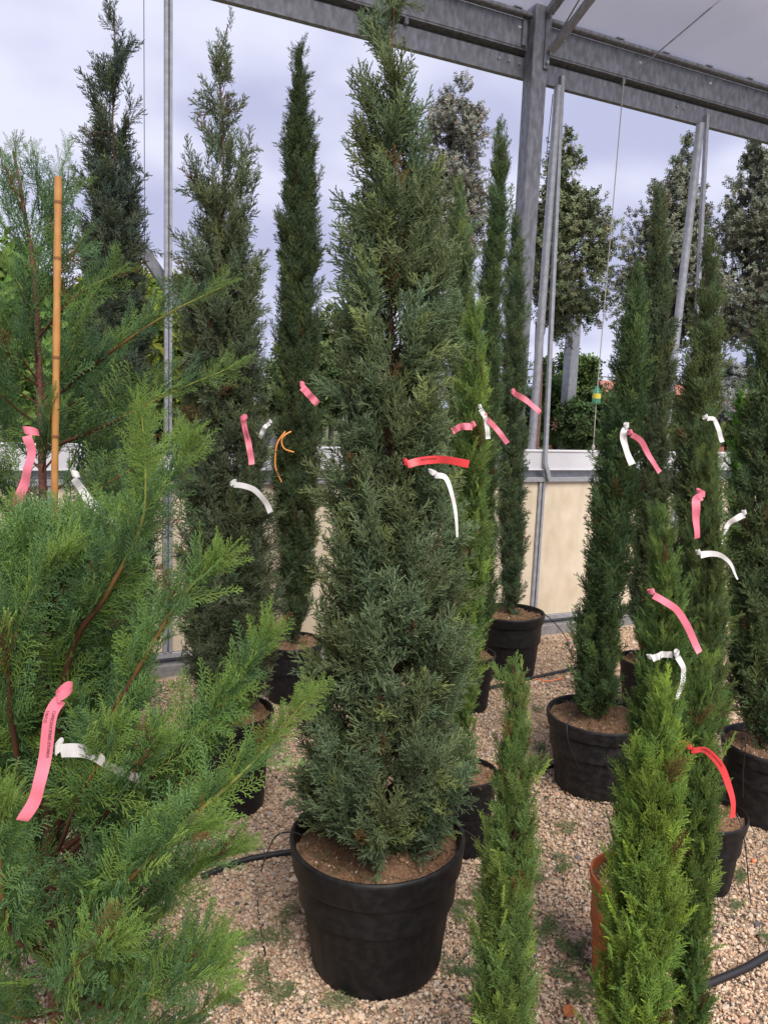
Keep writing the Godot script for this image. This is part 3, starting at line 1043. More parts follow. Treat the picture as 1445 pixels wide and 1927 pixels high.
	var s2 := wall_root("vent_bar", "flat steel vent bar with a bent foot over the white ledge", "bar", -0.1)
	part("bar", square_bar(Vector3(0.036, 1.27, 0.02), Vector3(0, 3.88, -0.035), 0.013), M.alu, s2)
	part("foot", square_bar(Vector3(0.036, 1.272, 0.022), Vector3(0.086, 1.145, 0.022), 0.014), M.alu, s2)
	var s3 := wall_root("vent_bar", "round steel tube meeting the gutter beam among the bluish and olive cypresses", "tube", 1.15)
	part("tube", bar(PackedVector3Array([Vector3(-0.02, 1.366, -0.06), Vector3(0.028, 3.807, -0.03)]), 0.031, 14), M.alu, s3)
	var s4 := wall_root("vent_bar", "flat steel vent bar bolted to the gutter beam by the round tube", "bar", 1.25)
	part("bar", square_bar(Vector3(0.09, 1.27, 0.02), Vector3(-0.01, 3.88, -0.035), 0.013), M.alu, s4)
	# roof film
	var fm := wall_root("roof_film", "translucent white plastic roof film stretched above the gutter beam", "film")
	var g := Geo.new()
	var n := FastNoiseLite.new()
	n.seed = 9
	n.frequency = 0.9
	var nx := 180
	var nz := 44
	var fp := func(ix: int, iz: int) -> Vector3:
		var x := -4.5 + 11.0 * ix / nx
		var t := float(iz) / nz
		var z := 0.0 + 2.3 * t
		var y := 4.186 + 1.5 * t - 0.35 * t * t
		var wr := 0.03 * n.get_noise_2d(x * 1.3 - z * 2.4, z * 0.5 + x * 0.35) * minf(1.0, t * 8.0 + 0.2) + 0.02 * n.get_noise_2d(x * 5.0 - z * 7.0, z + 4.0) * minf(1.0, t * 6.0)
		wr += 0.03 * pow(absf(sin(x * 1.7 - z * 1.9 + 1.5 * n.get_noise_2d(x * 0.6, z * 0.6))), 14.0) * minf(1.0, t * 5.0)
		return Vector3(x, y + wr, z)
	for ix in nx:
		for iz in nz:
			g.quad(fp.call(ix, iz), fp.call(ix, iz + 1), fp.call(ix + 1, iz + 1), fp.call(ix + 1, iz))
	var st := SurfaceTool.new()
	st.create_from(g.mesh(), 0)
	part("sheet", smooth(g), M.film, fm)
	# hanging string with a bottle, and the wire on the left
	var sg := wall_root("hanging_string", "thin string tied to the white ledge and hung from the gutter", "string", 0.39)
	part("cord", bar(PackedVector3Array([Vector3(-0.014, 1.37, 0.004), Vector3(-0.02, 1.75, 0.004), Vector3(0.016, 3.95, -0.01)]), 0.0035, 6), M.string, sg)
	var kn := SphereMesh.new()
	kn.radius = 0.013
	kn.height = 0.05
	kn.radial_segments = 8
	kn.rings = 5
	part("knot", kn, M.string, sg, Vector3(-0.014, 1.39, 0.004))
	var bt := wall_root("plastic_bottle", "small green and yellow plastic bottle threaded on the hanging string", "bottle", 0.37)
	var bg := Geo.new()
	bg.lathe(PackedVector2Array([Vector2(0.001, 1.71), Vector2(0.026, 1.712), Vector2(0.03, 1.722), Vector2(0.03, 1.79), Vector2(0.024, 1.812), Vector2(0.012, 1.826), Vector2(0.011, 1.838), Vector2(0.001, 1.839)]), 20)
	part("body", bg.mesh(), M.bottle, bt, Vector3(0, 0, 0.004))
	var lb := Geo.new()
	lb.lathe(PackedVector2Array([Vector2(0.0305, 1.75), Vector2(0.0308, 1.785)]), 20)
	part("label_band", lb.mesh(), M.yellow, bt, Vector3(0, 0, 0.004))
	var wr := wall_root("hanging_wire", "thin dark wire hanging straight down beside the slim post", "wire", -2.82)
	part("wire", bar(PackedVector3Array([Vector3(0, 1.4, 0.03), Vector3(0, 4.15, 0.03)]), 0.0022, 6), M.darksteel, wr)
	var wr2 := wall_root("hanging_wire", "short slack wire behind the square post top against the sky", "wire", -0.03)
	part("wire", bar(PackedVector3Array([Vector3(0.0, 3.45, -0.25), Vector3(0.02, 3.85, -0.25)]), 0.003, 6), M.darksteel, wr2)

func square_bar(a: Vector3, b: Vector3, r: float) -> ArrayMesh:
	var g := Geo.new()
	var d := (b - a).normalized()
	var u := d.cross(Vector3(0, 0, 1)).normalized()
	if absf(d.z) > 0.9: u = d.cross(Vector3.UP).normalized()
	var w := u.cross(d).normalized()
	var c := [-u * r - w * r, u * r - w * r, u * r + w * r, -u * r + w * r]
	for k in 4:
		var e := (k + 1) % 4
		g.quad(a + c[k], b + c[k], b + c[e], a + c[e])
	g.quad(a + c[0], a + c[1], a + c[2], a + c[3])
	g.quad(b + c[0], b + c[3], b + c[2], b + c[1])
	return g.mesh()

func smooth(g: Geo) -> ArrayMesh:
	# same faces with normals averaged where corners meet
	var st := SurfaceTool.new()
	st.begin(Mesh.PRIMITIVE_TRIANGLES)
	st.set_smooth_group(0)
	for k in g.i: st.add_vertex(g.v[k])
	st.index()
	st.generate_normals()
	return st.commit()

func build_pots() -> void:
	pot("big black pot under the large grey green cypress", Vector3(0.03, 0.0, -2.125), 0.259, 0.395, M.plastic, Vector3(0, 0, 0.03), 0, "black nursery pots", 0.085)
	pot("tall black pot standing by the cream wall panels", Vector3(0.82, 0.0, -4.675), 0.214, 0.4, M.plastic, Vector3(0, 0, 0.02), 0, "black nursery pots", 0.06)
	pot("wide dusty black pot with a thin tube hanging over its rim", Vector3(0.985, 0.0, -3.255), 0.228, 0.335, M.dusty, Vector3(0, 0, 0.0), 0, "black nursery pots", 0.06)
	pot("black pot of the cypress with a bare brown stem, thin wire down its front", Vector3(1.66, 0.0, -3.05), 0.205, 0.32, M.dusty, Vector3(0, 0, 0.0), 0, "black nursery pots", 0.06)
	pot("small black pot touched by the end of a red tag", Vector3(1.175, 0.0, -2.56), 0.146, 0.272, M.plastic, Vector3(0, 0, 0.0), 0, "black nursery pots", 0.045)
	pot("tapered black pot close in front of the tall pot by the wall", Vector3(0.5, 0.0, -4.1), 0.155, 0.31, M.plastic, Vector3(0, 0, 0.02), 0, "black nursery pots", 0.045)
	pot("small black pot with a green seedling behind the big pot", Vector3(0.35, 0.0, -2.72), 0.122, 0.305, M.plastic, Vector3(0, 0, 0.02), 0, "black nursery pots", 0.045)
	pot("black pot of the loose open cypress behind the feathery branches", Vector3(-0.575, 0.0, -2.96), 0.171, 0.405, M.plastic, Vector3(0, 0, 0.02), 0, "black nursery pots", 0.045)
	pot("black pot of the narrow dark cypress tied with orange raffia", Vector3(-0.478, 0.0, -4.13), 0.177, 0.33, M.plastic, Vector3(0, 0, 0.02), 0, "black nursery pots", 0.045)
	pot("black pot half hidden behind the wide dusty pot", Vector3(1.505, 0.0, -4.155), 0.155, 0.3, M.plastic, Vector3(0, 0, 0.0), 0, "black nursery pots", 0.045)
	pot("orange terracotta coloured plastic pot", Vector3(0.755, 0.0, -2.04), 0.122, 0.345, M.terracotta, Vector3(0, 0, 0.0), 0, "terracotta coloured pots", 0.045)

func build_cypresses() -> void:
	var t := []
	cypress({"seed": 200, "x": 0.030, "z": -2.125, "base": 0.342, "label": "large bushy grey green cypress in the big black pot", "tint": Color(0.12636, 0.18792, 0.10044), "per": 950, "sparse": 1.75, "thin": 0.35, "loose": 0.45, "up": 0.4, "scale": 1.05, "each": 13, "trunk": 0.02, "young": 0.09,
		"prof": [[0.005, 0.000, 0.020], [0.078, -0.009, 0.228], [0.196, -0.009, 0.271], [0.327, -0.009, 0.282], [0.489, -0.008, 0.271], [0.648, -0.001, 0.248], [0.879, -0.005, 0.223], [1.104, -0.011, 0.207], [1.308, -0.023, 0.193], [1.507, -0.022, 0.176], [1.673, -0.028, 0.163], [1.782, -0.036, 0.144], [1.942, -0.057, 0.135], [2.098, -0.062, 0.106], [2.201, -0.068, 0.085], [2.264, -0.065, 0.057], [2.327, -0.064, 0.030], [2.420, -0.070, 0.004]]})
	cypress({"seed": 201, "x": -0.575, "z": -2.960, "base": 0.377, "label": "loose open cypress with thin top shoots and reddish stem, pink tag on it", "tint": Color(0.12312, 0.16848, 0.09882), "warm": 0.6, "per": 950, "sparse": 1.7, "thin": 0.15, "loose": 0.5, "up": 0.4, "young": 0.05, "dead": 0.03,
		"prof": [[0.005, 0.000, 0.020], [0.040, -0.009, 0.076], [0.151, -0.027, 0.169], [0.328, -0.011, 0.229], [0.544, -0.023, 0.228], [0.860, -0.050, 0.200], [1.167, -0.058, 0.192], [1.467, -0.056, 0.174], [1.719, -0.064, 0.167], [1.909, -0.066, 0.155], [2.133, -0.068, 0.140], [2.315, -0.075, 0.098], [2.458, -0.095, 0.097], [2.628, -0.040, 0.010]]})
	cypress({"seed": 202, "x": -1.130, "z": -3.100, "base": 0.000, "label": "dark cypress with an uneven outline behind the bamboo stake", "tint": Color(0.0729, 0.10692, 0.081), "per": 1150, "sparse": 2.2, "thin": 0.22, "loose": 0.45, "up": 0.4,
		"prof": [[0.020, 0.039, 0.030], [0.174, 0.079, 0.035], [0.340, 0.069, 0.080], [0.641, 0.060, 0.136], [1.091, 0.063, 0.155], [1.417, 0.071, 0.148], [1.734, 0.068, 0.125], [2.041, 0.042, 0.119], [2.241, 0.033, 0.145], [2.457, 0.039, 0.110], [2.631, 0.035, 0.112], [2.877, 0.047, 0.088], [2.989, 0.058, 0.041], [3.099, 0.051, 0.012]]})
	cypress({"seed": 203, "x": -0.478, "z": -4.130, "base": 0.302, "label": "narrow dark green cypress with a smooth tapering outline", "tint": Color(0.07452, 0.11826, 0.05832), "per": 1250, "loose": 0.28, "up": 0.8, "scale": 0.95,
		"prof": [[0.005, 0.000, 0.020], [0.073, -0.003, 0.038], [0.195, 0.012, 0.108], [0.494, 0.010, 0.132], [0.932, -0.000, 0.145], [1.357, -0.009, 0.142], [1.770, -0.014, 0.141], [2.172, -0.019, 0.130], [2.434, -0.024, 0.110], [2.691, -0.031, 0.076], [2.943, -0.035, 0.049], [3.105, -0.028, 0.014]]})
	cypress({"seed": 204, "x": 0.350, "z": -2.720, "base": 0.277, "label": "bright yellow green slim cypress with a bare brown stem showing", "tint": Color(0.1296, 0.2268, 0.06804), "per": 1500, "style": "bright", "scale": 0.85, "loose": 0.28, "up": 0.8, "each": 10, "young": 0.12,
		"prof": [[0.005, 0.000, 0.020], [0.068, -0.010, 0.021], [0.131, -0.016, 0.041], [0.337, -0.025, 0.053], [0.540, -0.025, 0.058], [0.739, -0.022, 0.062], [0.934, -0.025, 0.062], [1.124, -0.036, 0.061], [1.311, -0.050, 0.060], [1.495, -0.061, 0.051], [1.675, -0.066, 0.028], [1.764, -0.070, 0.006]]})
	cypress({"seed": 205, "x": 0.360, "z": -3.400, "base": 0.000, "label": "pale green slender cypress rising close behind the large one", "tint": Color(0.1215, 0.1944, 0.0891), "per": 1100, "style": "bright", "scale": 0.9, "loose": 0.3, "up": 0.8,
		"prof": [[0.020, 0.006, 0.030], [0.303, 0.012, 0.027], [0.607, -0.001, 0.060], [1.098, -0.025, 0.072], [1.570, -0.048, 0.073], [2.025, -0.067, 0.077], [2.246, -0.079, 0.066], [2.463, -0.095, 0.041], [2.591, -0.104, 0.010]]})
	cypress({"seed": 206, "x": 0.500, "z": -4.100, "base": 0.282, "label": "tall thin dark cypress with a bright green foot in the tapered pot", "tint": Color(0.09072, 0.15552, 0.06804), "per": 1300, "scale": 0.9, "loose": 0.28, "up": 0.8,
		"prof": [[0.005, 0.000, 0.020], [0.100, 0.054, 0.039], [0.265, 0.047, 0.085], [0.562, 0.043, 0.086], [0.995, 0.025, 0.086], [1.555, 0.022, 0.074], [1.826, 0.013, 0.069], [2.093, 0.011, 0.065], [2.355, 0.018, 0.063], [2.612, 0.012, 0.043], [2.794, 0.001, 0.012]]})
	cypress({"seed": 207, "x": 0.820, "z": -4.675, "base": 0.363, "label": "bluish green cypress standing in the tall pot by the wall", "tint": Color(0.0972, 0.15552, 0.08748), "per": 1200, "scale": 0.95, "loose": 0.3, "up": 0.75,
		"prof": [[0.005, 0.000, 0.020], [0.072, -0.004, 0.036], [0.174, -0.008, 0.080], [0.375, -0.021, 0.098], [0.706, -0.045, 0.093], [1.190, -0.067, 0.090], [1.661, -0.087, 0.085], [1.968, -0.104, 0.074], [2.269, -0.116, 0.047], [2.432, -0.133, 0.007]]})
	cypress({"seed": 208, "x": 0.985, "z": -3.255, "base": 0.298, "label": "leaning deep green cypress in the wide dusty pot, white and pink tags on it", "tint": Color(0.0891, 0.162, 0.06966), "per": 1200, "scale": 0.95, "loose": 0.3, "up": 0.75,
		"prof": [[0.005, 0.000, 0.020], [0.076, -0.023, 0.101], [0.185, -0.030, 0.125], [0.379, -0.028, 0.125], [0.617, -0.020, 0.110], [0.850, -0.010, 0.111], [1.079, -0.006, 0.109], [1.303, 0.008, 0.098], [1.523, 0.010, 0.085], [1.696, 0.009, 0.071], [1.845, 0.010, 0.038], [1.950, 0.001, 0.007]]})
	cypress({"seed": 209, "x": 1.505, "z": -4.155, "base": 0.272, "label": "dark bluish cypress behind the leaning one in the dusty pot", "tint": Color(0.09234, 0.13608, 0.07452), "per": 1100, "loose": 0.28, "up": 0.8,
		"prof": [[0.005, 0.000, 0.020], [0.146, -0.032, 0.067], [0.448, -0.051, 0.100], [0.892, -0.056, 0.109], [1.322, -0.079, 0.109], [1.740, -0.096, 0.099], [2.092, -0.129, 0.075], [2.358, -0.147, 0.050], [2.541, -0.158, 0.009]]})
	cypress({"seed": 210, "x": 1.330, "z": -3.000, "base": 0.000, "label": "tall olive green cypress with pale bare shoots at its tip", "tint": Color(0.10368, 0.15552, 0.06804), "per": 1100, "sparse": 1.9, "loose": 0.3, "up": 0.75,
		"prof": [[0.020, -0.002, 0.030], [0.228, -0.004, 0.047], [0.479, -0.028, 0.098], [0.769, -0.054, 0.113], [0.987, -0.072, 0.114], [1.201, -0.099, 0.111], [1.410, -0.124, 0.101], [1.616, -0.145, 0.089], [1.779, -0.134, 0.081], [1.939, -0.126, 0.068], [2.096, -0.139, 0.056], [2.250, -0.148, 0.032], [2.346, -0.156, 0.006]]})
	cypress({"seed": 211, "x": 1.175, "z": -2.560, "base": 0.244, "label": "small fresh green cypress with a brown stem and a hanging pink tag", "tint": Color(0.0972, 0.15876, 0.05832), "per": 2000, "style": "bright", "scale": 0.66, "loose": 0.2, "up": 1.0,
		"prof": [[0.005, 0.000, 0.020], [0.094, -0.029, 0.035], [0.271, -0.043, 0.072], [0.465, -0.053, 0.089], [0.655, -0.066, 0.091], [0.841, -0.080, 0.082], [1.024, -0.091, 0.069], [1.203, -0.103, 0.055], [1.326, -0.110, 0.030], [1.422, -0.118, 0.006]]})
	cypress({"seed": 212, "x": 1.660, "z": -3.050, "base": 0.283, "label": "brownish green cypress with its bare lower stem showing above the soil", "tint": Color(0.10044, 0.162, 0.07776), "per": 950, "loose": 0.42, "up": 0.45, "dead": 0.03,
		"prof": [[0.005, 0.000, 0.020], [0.061, -0.059, 0.034], [0.165, -0.076, 0.095], [0.370, -0.098, 0.128], [0.704, -0.134, 0.124], [1.028, -0.166, 0.119], [1.343, -0.183, 0.096], [1.549, -0.194, 0.075], [1.710, -0.194, 0.048], [1.830, -0.192, 0.007]]})
	cypress({"seed": 213, "x": 1.750, "z": -3.850, "base": 0.000, "label": "little vivid green conifer squeezed between two olive cypresses", "tint": Color(0.081, 0.2268, 0.0324), "per": 1200, "style": "bright", "loose": 0.4, "up": 0.4,
		"prof": [[0.020, 0.057, 0.030], [0.358, 0.115, 0.021], [0.669, 0.083, 0.049], [1.082, 0.041, 0.060], [1.351, 0.018, 0.060], [1.615, 0.002, 0.043], [1.771, -0.017, 0.008]]})
	cypress({"seed": 214, "x": 0.755, "z": -2.040, "base": 0.317, "label": "green cypress in the orange pot, with pink and white tags near its tip", "tint": Color(0.1053, 0.19116, 0.05508), "per": 2700, "style": "bright", "scale": 0.66, "loose": 0.2, "up": 1.0, "each": 10, "young": 0.1,
		"prof": [[0.005, 0.000, 0.020], [0.071, 0.012, 0.053], [0.185, 0.009, 0.089], [0.345, 0.017, 0.091], [0.502, 0.025, 0.086], [0.655, 0.030, 0.080], [0.805, 0.021, 0.059], [0.908, 0.009, 0.043], [1.024, -0.011, 0.021], [1.102, -0.019, 0.005]]})
	cypress({"seed": 215, "x": 0.385, "z": -1.620, "base": 0.000, "label": "short single cypress standing alone on the gravel beside the big pot", "tint": Color(0.12636, 0.21384, 0.06156), "per": 3000, "style": "bright", "scale": 0.66, "loose": 0.2, "up": 1.0, "each": 10, "young": 0.1,
		"prof": [[0.020, -0.030, 0.030], [0.223, -0.060, 0.077], [0.397, -0.071, 0.081], [0.530, -0.073, 0.077], [0.661, -0.071, 0.069], [0.789, -0.071, 0.053], [0.915, -0.074, 0.039], [0.989, -0.078, 0.019], [1.038, -0.083, 0.028], [1.113, -0.080, 0.004]]})
	cypress({"seed": 216, "x": 0.745, "z": -1.560, "base": 0.000, "label": "bright green cypress in front of the orange pot", "tint": Color(0.1539, 0.2673, 0.05508), "per": 2900, "style": "bright", "scale": 0.66, "loose": 0.2, "up": 1.0, "each": 10, "young": 0.12,
		"prof": [[0.020, -0.064, 0.030], [0.191, -0.128, 0.101], [0.391, -0.142, 0.094], [0.585, -0.136, 0.093], [0.773, -0.142, 0.076], [0.895, -0.142, 0.063], [1.015, -0.141, 0.033], [1.108, -0.147, 0.005]]})
	cypress({"seed": 217, "x": 0.900, "z": -1.720, "base": 0.000, "label": "darker green cypress with the long red tag, next to the bright one", "tint": Color(0.0972, 0.1782, 0.0486), "per": 2700, "style": "bright", "scale": 0.66, "loose": 0.2, "up": 1.0, "each": 10, "young": 0.1,
		"prof": [[0.020, -0.046, 0.030], [0.122, -0.092, 0.051], [0.339, -0.108, 0.053], [0.550, -0.124, 0.054], [0.755, -0.134, 0.057], [0.888, -0.143, 0.053], [1.018, -0.150, 0.027], [1.095, -0.145, 0.005]]})

func build_leylands() -> void:
	leylandii({"seed": 301, "x": -0.920, "z": -2.05, "base": 0.0, "label": "tall feathery leyland cypress beside the bamboo stake", "airy": 1.95, "tint": Color(0.1, 0.185, 0.08), "radius": 0.30, "auto": 34, "tmax": 0.42, "taper": 0.45, "per": 70.0, "thick": 0.016,
		"trunk": [Vector3(-0.920, 0.000, -2.050), Vector3(-0.923, 0.505, -2.050), Vector3(-0.917, 1.124, -2.050), Vector3(-0.918, 1.558, -2.050), Vector3(-0.923, 1.806, -2.050), Vector3(-0.926, 1.940, -2.050), Vector3(-0.944, 2.072, -2.050), Vector3(-0.962, 2.188, -2.050), Vector3(-0.974, 2.245, -2.050)],
		"limbs": [[Vector3(-0.930, 2.006, -2.050), Vector3(-0.980, 2.094, -2.040), Vector3(-0.994, 2.171, -2.040), Vector3(-1.000, 2.234, -2.040)], [Vector3(-0.924, 1.914, -2.050), Vector3(-0.869, 1.992, -2.030), Vector3(-0.843, 2.071, -2.030), Vector3(-0.828, 2.162, -2.030)], [Vector3(-0.928, 1.967, -2.050), Vector3(-0.886, 2.045, -2.040), Vector3(-0.850, 2.138, -2.040), Vector3(-0.803, 2.178, -2.040)], [Vector3(-0.927, 1.887, -2.050), Vector3(-0.945, 2.058, -2.050), Vector3(-0.958, 2.162, -2.050), Vector3(-0.969, 2.258, -2.050)], [Vector3(-0.933, 1.993, -2.050), Vector3(-0.899, 2.097, -2.040), Vector3(-0.908, 2.174, -2.040), Vector3(-0.925, 2.243, -2.040)], [Vector3(-0.923, 1.711, -2.050), Vector3(-0.905, 1.826, -1.980), Vector3(-0.915, 1.899, -1.950), Vector3(-0.953, 1.949, -1.950)], [Vector3(-0.928, 1.586, -2.050), Vector3(-0.773, 1.700, -1.980), Vector3(-0.566, 1.833, -1.920), Vector3(-0.407, 1.912, -1.900)], [Vector3(-0.922, 1.487, -2.050), Vector3(-0.709, 1.569, -1.950), Vector3(-0.534, 1.655, -1.900), Vector3(-0.375, 1.724, -1.880)], [Vector3(-0.924, 1.779, -2.050), Vector3(-0.805, 1.885, -2.000), Vector3(-0.666, 1.947, -1.950)], [Vector3(-0.924, 1.887, -2.050), Vector3(-0.875, 2.031, -2.030), Vector3(-0.867, 2.122, -2.030), Vector3(-0.824, 2.251, -2.030)], [Vector3(-0.926, 1.940, -2.050), Vector3(-0.962, 2.034, -2.000), Vector3(-1.014, 2.083, -2.000)], [Vector3(-0.921, 1.669, -2.050), Vector3(-0.945, 1.770, -1.950), Vector3(-0.969, 1.865, -1.900)], [Vector3(-0.913, 1.301, -2.050), Vector3(-0.666, 1.441, -1.900), Vector3(-0.507, 1.542, -1.850)], [Vector3(-0.928, 1.860, -2.050), Vector3(-0.844, 1.936, -2.000), Vector3(-0.768, 2.037, -1.980)]]})
	leylandii({"seed": 302, "x": -0.726, "z": -1.62, "base": 0.0, "label": "wide feathery leyland cypress spreading over the gravel, yellow green branch tips", "tint": Color(0.118, 0.215, 0.075), "radius": 0.36, "auto": 84, "fresh": 0.28, "taper": 0.55, "per": 105.0, "thick": 0.017, "front": 0.6,
		"trunk": [Vector3(-0.726, 0.000, -1.620), Vector3(-0.726, 0.324, -1.620), Vector3(-0.732, 0.616, -1.620), Vector3(-0.739, 0.871, -1.620), Vector3(-0.718, 1.122, -1.600), Vector3(-0.703, 1.298, -1.600)],
		"limbs": [[Vector3(-0.718, 0.745, -1.620), Vector3(-0.605, 1.131, -1.450), Vector3(-0.505, 1.281, -1.380), Vector3(-0.420, 1.440, -1.330), Vector3(-0.413, 1.615, -1.303)], [Vector3(-0.698, 0.694, -1.600), Vector3(-0.523, 1.005, -1.420), Vector3(-0.369, 1.274, -1.350), Vector3(-0.293, 1.356, -1.332)], [Vector3(-0.716, 0.351, -1.620), Vector3(-0.561, 0.669, -1.400), Vector3(-0.449, 0.771, -1.320), Vector3(-0.312, 0.916, -1.280), Vector3(-0.209, 1.020, -1.280), Vector3(-0.124, 1.134, -1.280)], [Vector3(-0.758, 0.679, -1.600), Vector3(-0.698, 1.038, -1.400), Vector3(-0.670, 1.179, -1.360), Vector3(-0.614, 1.306, -1.340), Vector3(-0.553, 1.371, -1.331)], [Vector3(-0.687, 0.630, -1.600), Vector3(-0.413, 0.932, -1.400), Vector3(-0.274, 1.104, -1.360), Vector3(-0.199, 1.228, -1.351)], [Vector3(-0.720, 0.324, -1.620), Vector3(-0.472, 0.591, -1.450), Vector3(-0.345, 0.711, -1.420), Vector3(-0.269, 0.755, -1.420)], [Vector3(-0.720, 0.297, -1.620), Vector3(-0.435, 0.500, -1.400), Vector3(-0.345, 0.555, -1.380), Vector3(-0.289, 0.589, -1.380)], [Vector3(-0.724, 0.995, -1.620), Vector3(-0.570, 1.270, -1.500), Vector3(-0.438, 1.442, -1.450), Vector3(-0.359, 1.565, -1.423)], [Vector3(-0.723, 0.485, -1.620), Vector3(-0.499, 0.748, -1.500), Vector3(-0.354, 0.932, -1.450), Vector3(-0.279, 1.035, -1.450)], [Vector3(-0.677, 0.662, -1.550), Vector3(-0.536, 0.915, -1.320), Vector3(-0.477, 1.014, -1.270), Vector3(-0.453, 1.072, -1.261)], [Vector3(-0.666, 0.637, -1.550), Vector3(-0.468, 0.908, -1.320), Vector3(-0.416, 0.982, -1.280), Vector3(-0.382, 1.037, -1.280)], [Vector3(-0.727, 0.283, -1.620), Vector3(-0.563, 0.554, -1.300), Vector3(-0.454, 0.730, -1.150), Vector3(-0.397, 0.779, -1.123)], [Vector3(-0.738, 0.350, -1.620), Vector3(-0.635, 0.696, -1.250), Vector3(-0.597, 0.913, -1.150), Vector3(-0.560, 1.021, -1.105)], [Vector3(-0.727, 0.283, -1.620), Vector3(-0.464, 0.503, -1.300), Vector3(-0.327, 0.646, -1.200), Vector3(-0.249, 0.683, -1.182)], [Vector3(-0.725, 0.378, -1.620), Vector3(-0.482, 0.719, -1.300), Vector3(-0.354, 0.892, -1.200), Vector3(-0.270, 0.941, -1.182)]]})
	var st := thing("bamboo_stake", "orange brown bamboo stake standing beside the feathery trunk", "stake", Vector3(-0.848, -0.030, -1.900))
	var bp := smooth_path([Vector3(0.000, 0.000, 0.000), Vector3(0.011, 0.984, 0.000), Vector3(0.037, 1.467, 0.020), Vector3(0.058, 1.848, 0.040), Vector3(0.072, 2.166, 0.050)], 8)
	var g := Geo.new()
	var rr := PackedFloat32Array()
	for k in bp.size(): rr.append(0.0083 + 0.0006 * sin(k * 1.7))
	g.tube(bp, rr, 12)
	part("cane", g.mesh(), M.bamboo, st)
	for k in [3, 8, 13, 18, 22, 27, 30]:
		var d: Vector3 = (bp[k + 1] - bp[k]).normalized()
		part("node", bar(PackedVector3Array([bp[k] - d * 0.003, bp[k] + d * 0.003]), 0.0098, 12), M.node, st)
	var ti := thing("plant_tie", "thin teal string tied round the bamboo stake", "tie", Vector3(-0.817, 1.379, -1.870))
	part("string", bar(smooth_path([Vector3(-0.03, -0.004, 0.0), Vector3(-0.005, 0.0, 0.012), Vector3(0.012, 0.002, 0.006), Vector3(0.008, 0.002, -0.012), Vector3(-0.03, -0.002, -0.012)], 6), 0.0014, 6), M.teal, ti)

